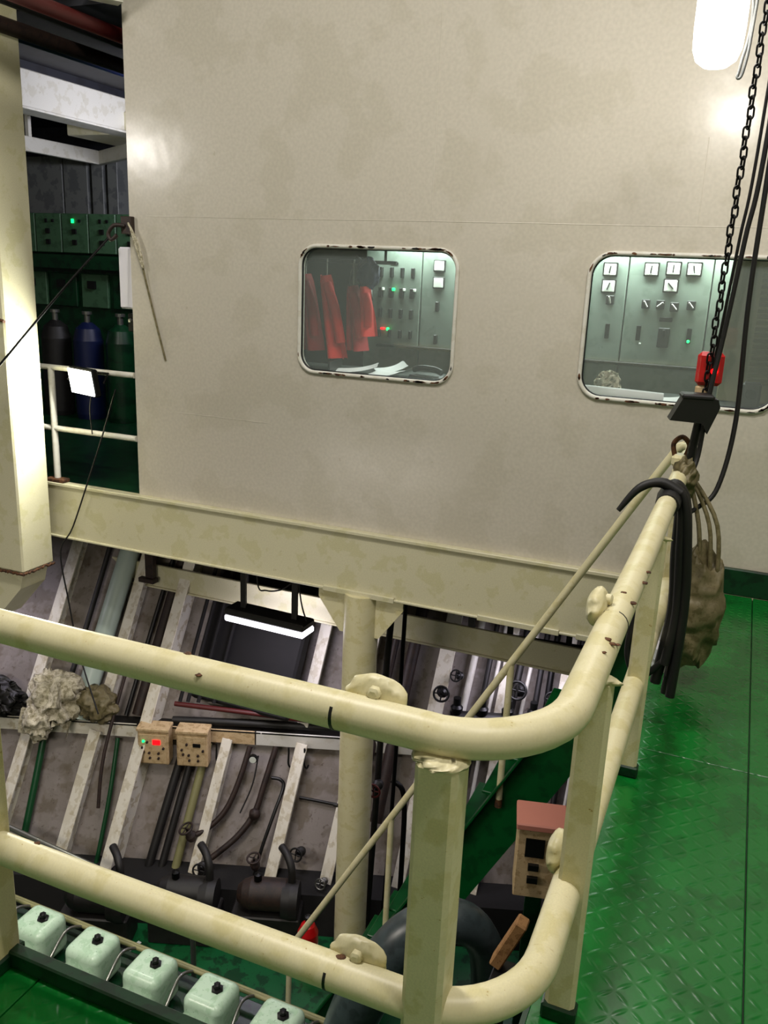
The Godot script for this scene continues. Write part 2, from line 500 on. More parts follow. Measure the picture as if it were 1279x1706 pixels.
func build_control_room_wall() -> void:
	var n := structure("wall_front", "cream painted steel control room wall with two rounded windows")
	var s := mb()
	var z0 := W - .06
	var k := 8
	holed(s, Rect2(-3.0, .7, 1.85, 1.35), rrect(-2.575, .985, -1.575, 1.735, .11, k), k, z0, W)
	holed(s, Rect2(-1.15, .7, 1.6, 1.35), rrect(-.84, .985, .16, 1.745, .12, k), k, z0, W)
	for r in [[-3.84, 0.0, -3.0, 5.2], [-3.0, 0.0, 3.0, .7], [-3.0, 2.05, 3.0, 5.2], [.45, .7, 3.0, 2.05]]:
		for zz in [[z0, -1.0], [W, 1.0]]:
			flat(s, [Vector3(r[0], r[1], zz[0]), Vector3(r[2], r[1], zz[0]), Vector3(r[2], r[3], zz[0]), Vector3(r[0], r[3], zz[0])], Vector3(0, 0, zz[1]))
	flat(s, [Vector3(-3.84, 0, z0), Vector3(-3.84, 0, W), Vector3(-3.84, 5.2, W), Vector3(-3.84, 5.2, z0)], Vector3.LEFT)
	obj("plating", s, M.wall, n)
	for seam in [[Vector3(-3.7, 1.885, W), Vector3(2.9, 1.885, W)], [Vector3(-.33, 1.9, W), Vector3(-.33, 2.3, W)], [Vector3(-1.75, 1.76, W), Vector3(-1.75, 5.1, W)], [Vector3(-3.5, .63, W), Vector3(-2.8, .63, W)]]:
		var q := mb()
		var pts := []
		for i in 25:
			pts.append((seam[0] as Vector3).lerp(seam[1], i / 24.0) + Vector3(0, rng.randf_range(-.002, .002), -.002))
		tube(q, pts, .0035, 6)
		obj("weld_seam", q, M.wall, n)
	# windows
	var wi := 0
	for w in [[-2.575, .985, -1.575, 1.735, .11], [-.84, .985, .16, 1.745, .12]]:
		wi += 1
		var wn := structure("window_%d" % wi, ["rounded control room window showing orange jackets and papers", "rounded control room window behind the chain showing square gauges"][wi - 1])
		var path := []
		for p in rrect(w[0], w[1], w[2], w[3], w[4], k): path.append(Vector3(p.x, p.y, W + .004))
		var cl := []
		for p in path:
			if cl.is_empty() or (cl[-1] as Vector3).distance_to(p) > .004: cl.append(p)
		var q := mb(); tube(q, cl, .012, 8, true); obj("window_frame", q, M.white, wn)
		path = []
		for p in rrect(w[0] + .008, w[1] + .008, w[2] - .008, w[3] - .008, w[4] - .006, k):
			var v := Vector3(p.x, p.y, W - .012)
			if path.is_empty() or (path[-1] as Vector3).distance_to(v) > .004: path.append(v)
		q = mb(); tube(q, path, .009, 8, true); obj("gasket", q, M.rubber, wn)
		q = mb()
		prism(q, rrect(w[0] + .004, w[1] + .004, w[2] - .004, w[3] - .004, w[4], k), .008, Vector3(0, 0, W - .03))
		obj("pane", q, M.glass, wn)
		# rust flakes around the rim
		for i in 46:
			var ei := rng.randi() % cl.size()
			var ea: Vector3 = cl[ei]
			var eb: Vector3 = cl[(ei + 1) % cl.size()]
			if i % 3 == 0: ea = Vector3(w[0] + .1, w[3], ea.z); eb = Vector3(w[2] - .1, w[3], ea.z)
			if i % 3 == 1: ea = Vector3(w[0] + .1, w[1], ea.z); eb = Vector3(w[2] - .1, w[1], ea.z)
			var e := ea.lerp(eb, rng.randf())
			var ang := atan2(eb.y - ea.y, eb.x - ea.x)
			var poly := []
			var lx := rng.randf_range(.006, .03); var ly := rng.randf_range(.003, .008)
			for q2 in 9:
				var th := TAU * q2 / 9
				poly.append(Vector2(cos(th) * lx, sin(th) * ly) * rng.randf_range(.6, 1.2))
			q = mb(); prism(q, poly, .004, Vector3(e.x, e.y, W + .0145), Basis(Vector3.BACK, ang))
			obj("rust_flake", q, M.rust if i % 4 else M.blackish, wn)
	# the edge beam that carries the control room deck
	var b := thing("deck_edge_beam", "long cream steel beam running under the control room wall", "beam", Vector3.ZERO)
	slab("web", Vector3(-10, -.4, W - .02), Vector3(3, .0, W + .03), M.cream, b)
	slab("bottom_flange", Vector3(-10, -.412, W - .14), Vector3(3, -.396, W + .045), M.cream, b, .004)
	slab("top_lip", Vector3(-10, -.012, W - .02), Vector3(-.26, .012, W + .05), M.cream, b, .004)
	for x in [-2.35, -1.3, -.7]:
		slab("joint_plate", Vector3(x, -.42, W + .03), Vector3(x + .5, -.385, W + .052), M.cream, b, .003)
	# upper deck
	n = structure("floor", "green deck of the control room level and passage")
	slab("deck_plate", Vector3(-10, -.03, -9), Vector3(3, -.001, W - .02), M.dark_green, n)
	slab("deckhead_plate", Vector3(-10, -.08, -9), Vector3(3, -.04, W - .02), M.blackish, n)  # near-black underside puts the shade of the gap into the colour
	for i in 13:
		slab("deck_girder", Vector3(-7.9 + i * .8, -.3, -8.8), Vector3(-7.86 + i * .8, -.08, W - .15), M.blackish, n)
	n = structure("baseboard_front", "green painted strip along the foot of the control room wall")
	slab("strip", Vector3(-.26, .0, W), Vector3(3, .147, W + .03), M.dark_green, n, .006)

func build_control_room_inside() -> void:
	var n := structure("wall_inner", "inner walls and deckhead of the control room")
	slab("side_plate", Vector3(-3.84, 0, -7.0), Vector3(-3.78, 2.6, W - .06), M.grey, n)
	slab("rear_plate", Vector3(-3.84, 0, -7.06), Vector3(3, 2.6, -7.0), M.dark_paint, n)
	slab("deckhead", Vector3(-3.84, 2.55, -7.0), Vector3(3, 2.6, W - .06), M.grey, n)
	# switchboard
	var bz := -6.2
	var xs := [-2.78, -2.32, -1.82, -1.32, -.83, -.29, .27]
	var board := thing("switchboard", "grey green main switchboard with gauges inside the control room", "switchboard", Vector3(-1.2, 0, bz))
	for i in xs.size() - 1:
		var x0: float = xs[i] - -1.2; var x1: float = xs[i + 1] - -1.2
		slab("panel", Vector3(x0 + .004, .0, -.5), Vector3(x1 - .004, 2.15, 0), M.board, board, .006)
	var put := func(called: String, x: float, y: float, w: float, h: float, d: float, m: Material) -> MeshInstance3D:
		var s := mb(); box(s, Vector3(x + 1.2, y, d * .5), Vector3(w, h, d), minf(.004, d * .4)); return obj(called, s, m, board)
	# first window: breaker rows
	for r in [[1.60, .024, .075], [1.475, .03, .03], [1.44, .034, .05], [1.30, .026, .07], [1.15, .022, .06]]:
		for i in 4: put.call("breaker", -2.64 + i * .085, r[0], r[1], r[2], .03, M.black)
	for i in 4: put.call("indicator", -2.62 + i * .085, 1.478, .016, .022, .034, M.led_green if i == 1 else M.dial)
	put.call("name_plate", -2.54, 1.665, .06, .018, .006, M.dark_steel)
	put.call("indicator", -2.61, 1.185, .03, .016, .034, M.led_red)
	put.call("indicator", -2.57, 1.183, .014, .022, .034, M.led_green)
	for y in [1.66, 1.54]:
		put.call("meter", -2.18, y, .09, .085, .02, M.black); put.call("dial_face", -2.18, y, .074, .068, .026, M.dial)
	for y in [1.37, 1.13]: put.call("breaker", -2.18, y, .026, .07, .03, M.black)
	# second window: square gauges
	for g in [[-.68, 1.69], [-.54, 1.70], [-.41, 1.70], [-.545, 1.59], [-.95, 1.68], [-.95, 1.57]]:
		put.call("meter", g[0], g[1], .098, .092, .02, M.dark_steel)
		put.call("dial_face", g[0], g[1], .08, .074, .026, M.dial)
		var s := mb(); box(s, Vector3(g[0] + 1.2, g[1], .028), Vector3(.008, .05, .006), 0.0, Basis(Vector3.BACK, rng.randf_range(-.9, .9))); obj("needle", s, M.black, board)
	for g in [[-.69, 1.465], [-.595, 1.465], [-.505, 1.455], [-.40, 1.47], [-.93, 1.48]]:
		put.call("switch", g[0], g[1], .055, .06, .03, M.black)
		var s := mb(); box(s, Vector3(g[0] + 1.2, g[1], .04), Vector3(.012, .05, .02), .003, Basis(Vector3.BACK, rng.randf_range(-.9, .9))); obj("switch_handle", s, M.steel, board)
	put.call("name_plate", -.55, 1.37, .085, .03, .008, M.dark_steel)
	put.call("breaker", -.55, 1.25, .075, .13, .04, M.black)
	put.call("breaker_lever", -.55, 1.28, .02, .05, .06, M.dark_steel)
	put.call("indicator", -.39, 1.235, .018, .018, .02, M.led_green)
	put.call("indicator", -.70, 1.2, .014, .014, .02, M.dial)
	for x in [-.72, -.93, -.39]: put.call("slot_plate", x, 1.27, .03, .1, .006, M.dark_steel)
	put.call("handrail", -1.2, 1.06, 2.9, .022, .05, M.dark_steel)
	# lamp strip on top of the board
	var lt := thing("switchboard_lamp", "white strip lamp over the switchboard inside the control room", "lamp", Vector3(-1.2, 1.9, bz + .1))
	slab("housing", Vector3(-1.5, .03, -.06), Vector3(1.5, .06, .06), M.white_box, lt)
	slab("diffuser", Vector3(-1.4, .0, -.04), Vector3(1.4, .03, .04), M.tube_glow, lt)
	area(lt, Vector3(0, -.01, 0), Vector2(2.8, .08), 4.0, Color(.93, 1, .96), Basis(Vector3.RIGHT, -PI / 2))
	# desk and what lies on it
	var d := thing("console_desk", "long dark grey console desk under the control room windows", "desk", Vector3(-1.2, 0, -5.35))
	slab("desk_top", Vector3(-2.4, .89, -.42), Vector3(2.4, .93, .42), M.desk, d, .01)
	slab("desk_body", Vector3(-2.35, .0, -.35), Vector3(2.35, .89, .25), M.dark_steel, d)
	for p in [[-2.48, -5.38, .34, .12, .3, "long loose sheet of paper lying among dark clutter on desk"], [-2.18, -5.36, .3, .24, -.25, "large curled white paper at the right of the jackets on desk"], [-2.3, -5.6, .22, .16, .7, "small white paper at the back of the desk"], [-.37, -5.3, .26, .18, .1, "pale blue white paper beside the roll under the gauges"]]:
		var s := mb()
		var pw: float = p[2]; var pd: float = p[3]
		var fn := func(u: float, v: float) -> Vector3: return Vector3((u - .5) * pw, .012 + .05 * pow(u, 3) + .01 * sin(v * 5.0), (v - .5) * pd)
		sheet(s, fn, 10, 6, .002)
		var o := obj("paper", s, M.paper)
		tag(o, p[5], "paper", "papers on the console desk")
		o.position = Vector3(p[0], .93, p[1]); o.rotation.y = p[4]
	var s := mb()
	tube(s, [Vector3(-.86, .985, -5.05), Vector3(-.62, .975, -5.1), Vector3(-.42, .965, -5.14)], .036, 14)
	tag(obj("paper_roll", s, M.paper), "thick white paper roll lying behind the lower edge of the gauge window", "paper roll")
	s = mb(); blob(s, Vector3(-.76, 1.0, -5.3), Vector3(.07, .07, .06), .4, 22, 3, 24, 14)
	tag(obj("crumpled_cloth", s, M.rag), "small crumpled pale cloth beside the paper roll", "cloth")
	# clutter on the desk in the first window
	var t := thing("telephone", "black desk telephone by the paper edge behind first window", "telephone", Vector3(-1.86, .93, -5.2), -.3)
	slab("base", Vector3(-.1, 0, -.1), Vector3(.1, .05, .1), M.black, t, .01)
	s = mb(); tube(s, smooth([Vector3(-.11, .075, .02), Vector3(-.05, .09, .02), Vector3(.05, .09, .02), Vector3(.11, .075, .02)]), .02, 10); obj("handset", s, M.dark_steel, t)
	t = thing("desk_tray", "black document tray under the jackets on the console desk", "tray", Vector3(-2.72, .93, -5.3), .1)
	slab("tray_base", Vector3(-.14, 0, -.12), Vector3(.14, .02, .12), M.black, t, .004)
	for x in [-.135, .135]: slab("tray_side", Vector3(x - .006, .02, -.12), Vector3(x + .006, .08, .12), M.black, t)
	# hanging rail with jackets
	t = thing("coat_rail", "dark steel coat rail inside the first window", "rail", Vector3(-3.0, 1.66, -5.45))
	s = mb(); rod(s, Vector3(-.78, 0, 0), Vector3(.78, 0, 0), .012, 10); obj("bar", s, M.dark_steel, t)
	for x in [-.5, .7]:
		s = mb(); rod(s, Vector3(x, 0, 0), Vector3(x, .89, 0), .01, 8); obj("hanger", s, M.dark_steel, t)
	var js := [[-2.86, 1.56, .12, .5, M.crimson, .12, "crimson jacket hanging leftmost behind the first window"], [-2.70, 1.56, .12, .54, M.orange, .2, "orange red jacket hanging second behind the first window"], [-2.50, 1.5, .09, .42, M.crimson, .1, "dark red jacket hanging beside the blue hood"], [-2.41, 1.5, .085, .32, M.orange, .05, "bright orange lifejacket hanging nearest the switchboard"]]
	for j in js:
		var jn := thing("hanging_jacket", j[6], "jacket", Vector3(j[0], j[1], -5.42), 0.0, "jackets inside the control room")
		s = mb()
		var w: float = j[2]; var h: float = j[3]; var sw: float = j[5]
		var ph: float = j[0] * 17.0
		var fn := func(u: float, v: float) -> Vector3:
			var ww := w * (.45 + .75 * sqrt(v))
			return Vector3((u - .5) * ww + sw * v * .5, -h * v, .03 + .03 * sin(u * 9.0 + ph) * (.3 + v) + .05 * sin(PI * u))
		sheet(s, fn, 18, 14, .03)
		obj("body", s, j[4], jn)
		s = mb(); tube(s, smooth([Vector3(w * .2, -.05, .08), Vector3(w * .5 + sw * .2, -h * .4, .1), Vector3(w * .42 + sw * .5, -h * .8, .1)]), .034, 10); obj("sleeve", s, j[4], jn)
		s = mb(); tube(s, smooth([Vector3(0, 1.66 - j[1] + .012, .03), Vector3(.0, .03, .03), Vector3(0, -.02, .03)]), .006, 6); obj("hook", s, M.steel, jn)
	s = mb(); blob(s, Vector3(-2.4, 1.585, -5.4), Vector3(.07, .09, .06), .25, 9, 8, 24, 14)
	tag(obj("blue_hood", s, M.navy), "navy blue hood hanging above the orange lifejacket", "hood")
	s = mb(); blob(s, Vector3(-2.52, 1.42, -5.55), Vector3(.08, .26, .05), .2, 6, 12, 24, 16)
	tag(obj("dark_coat", s, M.black), "black coat hanging between the red jackets", "jacket")
	# louvred cabinet at the right
	t = thing("louvred_cabinet", "olive louvred cabinet behind the right end of the gauge window", "cabinet", Vector3(.3, 0, -5.6))
	slab("body", Vector3(-.45, .93, -.4), Vector3(.5, 2.1, 0), M.olive, t, .006)
	for i in 20:
		var q := mb(); box(q, Vector3(.07, 1.06 + i * .034, .012), Vector3(.72, .006, .034), .0, Basis(Vector3.RIGHT, .6)); obj("slat", q, M.olive, t)
	t = thing("desk_speaker", "small black speaker in front of the louvred cabinet", "speaker", Vector3(.03, .93, -5.25))
	slab("case", Vector3(-.04, 0, -.05), Vector3(.06, .16, .05), M.black, t, .012)
	s = mb(); lathe(s, [Vector2(0, 0), Vector2(.03, 0), Vector2(.026, .006), Vector2(0, .004)], Vector3(.01, .1, .05), Basis(Vector3.RIGHT, PI / 2), 16); obj("cone", s, M.dark_steel, t)

func build_left_gap() -> void:
	# deck edge rail
	var r := thing("passage_rail", "thin white pipe rail along the passage edge beside the column", "railing", Vector3(-4.58, 0, W + .0))
	for y in [.85, .41]:
		var s := mb(); rod(s, Vector3(-2.5, y, 0), Vector3(.735, y, 0), .021 if y < .6 else .02, 10); obj("rail_pipe", s, M.white, r)
	for x in [0.0, -1.2]:
		var s := mb(); rod(s, Vector3(x, .012, 0), Vector3(x, .85, 0), .024, 10); obj("post", s, M.white, r)
	slab("foot_plate", Vector3(-.07, .012, -.03), Vector3(.09, .04, .045), M.rust, r, .006)
	# flood lamp hung on the rail
	var b := Basis(Vector3.UP, -.3) * Basis(Vector3.RIGHT, .15)
	var f := thing("flood_lamp", "glaring white flood lamp hung on the passage rail", "lamp", Vector3(-4.19, .79, W + .12))
	var s := mb(); box(s, Vector3(0, 0, -.02), Vector3(.30, .19, .05), .01, b); obj("housing", s, M.dark_steel, f)
	s = mb(); box(s, b * Vector3(0, 0, .012), Vector3(.28, .17, .012), .003, b); obj("lamp_glass", s, M.flood_glow, f)
	s = mb(); tube(s, [Vector3(-.155, 0, -.03), Vector3(-.15, .06, -.085), Vector3(.15, .06, -.085), Vector3(.155, 0, -.03)], .008, 8); obj("bracket", s, M.dark_steel, f)
	var sp := b * Vector3(0, 0, .03)
	var ol := AreaLight3D.new(); ol.name = "light"; ol.area_size = Vector2(.28, .17); ol.light_energy = 5.0; ol.light_color = Color(1, 1, .95); ol.shadow_enabled = true; ol.area_range = 30.0
	f.add_child(ol, true); ol.position = sp; ol.basis = b * Basis(Vector3.UP, PI)
	s = mb(); tube(s, smooth([Vector3(.05, -.09, -.02), Vector3(.05, -.2, 0), Vector3(.06, -.36, .0)]), .004, 6); obj("cord", s, M.rubber, f)
	# big column
	var c := thing("box_column", "large square cream column at the left edge of the view", "column", Vector3(-4.78, 0, -4.51))
	slab("shaft", Vector3(-.23, -.58, -.15), Vector3(.23, 5.2, .15), M.cream, c, .012)
	s = mb(); prism(s, [Vector2(-.5, -.58), Vector2(.2, -.58), Vector2(.16, -.72), Vector2(-.1, -1.0), Vector2(-.5, -1.05)], .24, Vector3.ZERO); obj("knee_bracket", s, M.cream, c)
	for y in [1.19, -.585]:
		var pts := []
		for i in 40:
			pts.append(Vector3(-.24 + .48 * i / 39.0, y + rng.randf_range(-.006, .006), .155 + rng.randf_range(-.004, .004)))
		s = mb(); tube(s, pts, .011, 6); obj("weld_bead", s, M.rust, c)
	var wb := []
	for i in 24: wb.append(Vector3(.233 + rng.randf_range(-.004, .004), -.585 + rng.randf_range(-.006, .006), -.15 + .3 * i / 23.0))
	s = mb(); tube(s, wb, .01, 6); obj("weld_bead", s, M.rust, c)
	# white boxes at the wall's edge
	var j := thing("junction_box", "tall white junction box on the edge of the control room wall", "junction box", Vector3(-3.9, 1.49, W - .1))
	slab("case", Vector3(-.055, -.2, -.06), Vector3(.058, .2, .08), M.white_box, j, .008)
	slab("cover_lip", Vector3(-.05, -.19, .08), Vector3(.053, .19, .088), M.white_box, j, .003)
	j = thing("junction_box", "short white junction box behind the tall one", "junction box", Vector3(-4.2, 1.46, -5.35))
	slab("case", Vector3(-.1, -.11, -.06), Vector3(.08, .1, .06), M.white_box, j, .008)
	slab("mounting_arm", Vector3(.08, -.02, -.03), Vector3(.37, .02, .0), M.grey, j)
	j = thing("push_button_box", "small dark push button box below the tall white junction box", "switch box", Vector3(-3.88, 1.2, W - .09))
	slab("case", Vector3(-.03, -.06, -.05), Vector3(.04, .06, .06), M.dark_steel, j, .006)
	s = mb(); lathe(s, [Vector2(.014, 0), Vector2(.014, .015), Vector2(0, .018)], Vector3(0, .015, .06), Basis(Vector3.RIGHT, PI / 2), 12); obj("button", s, M.steel, j)
	# bracket with rope and steel wire
	var h := thing("wall_hook", "rusty hook bracket on the corner of the control room wall", "hook", Vector3(-3.85, 1.82, W + .02))
	slab("plate", Vector3(-.03, -.05, -.04), Vector3(.05, .06, .02), M.brown, h, .004)
	s = mb(); tube(s, smooth([Vector3(0, 0, .02), Vector3(-.05, .0, .06), Vector3(-.09, -.05, .07), Vector3(-.07, -.09, .07), Vector3(-.03, -.06, .06)]), .013, 8); obj("hook_arm", s, M.brown, h)
	s = mb(); tube(s, smooth([Vector3(.03, .02, .02), Vector3(.1, -.12, .01), Vector3(.13, -.26, .008), Vector3(.09, -.15, .012), Vector3(.05, -.02, .02)]), .008, 6); obj("rope_end", s, M.rag, h)
	s = mb(); tube(s, smooth([Vector3(.11, -.22, .0), Vector3(.2, -.6, -.014), Vector3(.27, -.85, -.016)]), .007, 6); obj("rope_tail", s, M.sack, h)
	s = mb(); tube(s, smooth([Vector3(-3.93, 1.75, W + .09), Vector3(-4.13, 1.4, -4.45), Vector3(-4.5, .8, -4.1), Vector3(-5.0, 0.05, -3.65), Vector3(-5.6, -.8, -3.1)]), .008, 6)
	tag(obj("steel_wire", s, M.dark_steel), "taut steel wire slanting from the wall hook past the column", "wire")
	s = mb(); tube(s, smooth([Vector3(-3.97, .75, W + .05), Vector3(-4.1, .4, W + .06), Vector3(-4.2, .15, W + .07), Vector3(-4.4, -.3, W + .07), Vector3(-4.5, -.5, -4.68), Vector3(-4.47, -.9, -4.7), Vector3(-4.4, -1.3, -4.7), Vector3(-4.2, -1.75, -4.65)]), .006, 6)
	tag(obj("lamp_cable", s, M.rubber), "thin dark cable hanging from the passage rail past the column foot", "cable")
	# motor starter board at the back
	var mcc := thing("starter_cabinet", "green motor starter cabinet with square modules at the passage end", "cabinet", Vector3(-6.7, 0, -7.5))
	slab("lower_body", Vector3(-1.4, .0, -.5), Vector3(1.2, 1.66, -.1), M.dark_green, mcc)
	for i in 7:
		var x := -1.3 + i * .36
		slab("module", Vector3(x + .005, 1.66, -.5), Vector3(x + .355, 2.06, 0), M.mcc, mcc, .008)
		for y in [1.88, 1.77]:
			slab("switch", Vector3(x + .155, y - .025, 0), Vector3(x + .205, y + .025, .02), M.black, mcc)
		slab("indicator", Vector3(x + .15, 1.965, 0), Vector3(x + .175, 2.005, .015), M.led_green if i % 2 == 1 else M.black, mcc)
		slab("indicator", Vector3(x + .24, 1.97, 0), Vector3(x + .265, 2.0, .015), M.black, mcc)
	slab("ledge", Vector3(-1.4, 1.5, -.1), Vector3(1.2, 1.64, .06), M.dark_green, mcc)
	for i in 6:
		slab("lower_panel", Vector3(-1.3 + i * .42, 1.1, -.1), Vector3(-.95 + i * .42, 1.45, -.06), M.mcc if i % 2 else M.dark_green, mcc, .006)
		slab("lower_switch", Vector3(-1.2 + i * .42, 1.3, -.06), Vector3(-1.1 + i * .42, 1.38, -.03), M.black, mcc)
	# machinery in front of the cabinet: air bottles
	for i in 3:
		var g := thing("air_bottle", ["dark grey air bottle behind the flood lamp, leftmost of three", "dark blue air bottle behind the flood lamp, middle of three", "dark green air bottle behind the flood lamp, nearest the wall"][i], "air bottle", Vector3(-6.7 + i * .42, 0, -7.1), 0.0, "air bottles in the passage")
		s = mb(); lathe(s, [Vector2(.14, 0), Vector2(.15, .05), Vector2(.15, .8), Vector2(.12, .92), Vector2(.05, .98), Vector2(.0, .99)], Vector3.ZERO); obj("body", s, [M.blackish, M.blue, M.dark_green][i], g)
		s = mb(); lathe(s, [Vector2(.03, .98), Vector2(.03, 1.06), Vector2(.05, 1.06), Vector2(.05, 1.09), Vector2(0, 1.09)], Vector3.ZERO, Basis.IDENTITY, 12); obj("valve", s, M.steel, g)
	# grey locker panels above and behind
	var lk := thing("grey_locker", "tall grey panelled lockers above the starter cabinet", "locker", Vector3(-7.6, 0, -8.2))
	for x in [[-.9, .1], [.1, .46], [.5, .68], [.72, .88]]:
		slab("door_panel", Vector3(x[0] + .01, 0, -.4), Vector3(x[1] - .01, 2.72, 0), M.grey, lk, .006)
	# white frames and beams under the passage deckhead
	var fr := thing("door_frame_beam", "white angled frame beam over the grey lockers", "beam", Vector3(-6.82, 2.6, -8.04))
	slab("long_bar", Vector3(-.03, 0, .0), Vector3(.03, .14, 2.4), M.white, fr, .006)
	s = mb(); box(s, Vector3(.75, .07, .46), Vector3(1.8, .14, .06), .006, Basis(Vector3.UP, -.55)); obj("short_bar", s, M.white, fr)
	slab("hanger", Vector3(-.02, .14, 1.0), Vector3(.02, .56, 1.04), M.white, fr)
	fr = thing("overhead_beam", "broad white beam under the dark passage deckhead", "beam", Vector3(-5.9, 2.8, -6.8))
	slab("web", Vector3(-.06, 0, -2.2), Vector3(.06, .3, 1.6), M.white, fr, .008)
	slab("flange", Vector3(-.12, -.02, -2.2), Vector3(.12, .0, 1.6), M.white, fr, .004)
	slab("top_plate", Vector3(-.06, .3, -2.2), Vector3(.06, .36, 1.6), M.dark_paint, fr)
	fr = thing("air_duct", "pale flat air duct beside the white overhead beam", "duct", Vector3(-6.2, 2.78, -7.6))
	slab("casing", Vector3(-.35, 0, -.6), Vector3(.5, .2, .35), M.cream, fr, .01)
	slab("hanger", Vector3(-.02, .2, -.1), Vector3(.02, .38, -.06), M.grey, fr)
	fr = thing("cable_tray", "white cable tray at the top corner of the control room wall", "cable tray", Vector3(-3.97, 3.09, -4.42), -.58)
	slab("tray_base", Vector3(-.05, 0, -.34), Vector3(.05, .01, .6), M.white, fr)
	for x in [-.05, .045]: slab("tray_side", Vector3(x, .01, -.34), Vector3(x + .006, .06, .6), M.white, fr)
	slab("hanger", Vector3(-.01, .01, .2), Vector3(.01, 2.2, .22), M.white, fr)
	var pc := [[-4.0, 2.99, .045, M.red_pipe, "dark red pipe under the passage deckhead, nearest the wall"], [-4.3, 3.05, .035, M.blackish, "black pipe under the passage deckhead beside the red one"], [-4.55, 2.98, .05, M.brown, "brown pipe under the passage deckhead near the column"], [-4.9, 3.06, .05, M.blue, "dark blue pipe under the passage deckhead above the column"]]
	for p in pc:
		s = mb(); rod(s, Vector3(p[0], p[1], -8.9), Vector3(p[0], p[1], -3.6), p[2], 12)
		tag(obj("overhead_pipe", s, p[3]), p[4], "pipe", "pipes under the passage deckhead")

func build_platform() -> void:
	var n := structure("floor", "glossy green chequered steel platform beside the guard rail")
	# plates with real joints: x seam at 0.2 m, cross seams along the walkway
	for xr in [[-.25, .198], [.202, 1.2], [1.204, 2.99]]:
		for zr in [[-4.21, W + .0], [-2.9, -4.206], [-1.22, -2.896]]:
			slab("floor_plate", Vector3(xr[0], -.012, zr[1]), Vector3(xr[1], 0, zr[0]), M.green, n, .002)
	for i in 6:
		slab("floor_plate", Vector3(-9.9 + i * 2.15, -.012, -1.216), Vector3(-9.9 + i * 2.15 + 2.146, 0, 2.49), M.green, n, .002)
	slab("under_plate", Vector3(-.25, -.02, W + .03), Vector3(2.99, -.012, -1.22), M.dark_green, n)
	slab("under_plate", Vector3(-9.9, -.02, -1.22), Vector3(2.99, -.012, 2.49), M.dark_green, n)
	slab("edge_beam", Vector3(-.262, -.25, W + .06), Vector3(-.25, .0, -1.22), M.dark_green, n)
	slab("toe_bar", Vector3(-9.9, .0, -1.232), Vector3(-.25, .045, -1.2), M.dark_green, n, .004)
	slab("edge_beam", Vector3(-9.9, -.25, -1.232), Vector3(-.25, .0, -1.22), M.dark_green, n)
	for i in 5:
		slab("joist", Vector3(-.25, -.2, -1.6 - i * .7), Vector3(2.99, -.02, -1.57 - i * .7), M.dark_green, n)

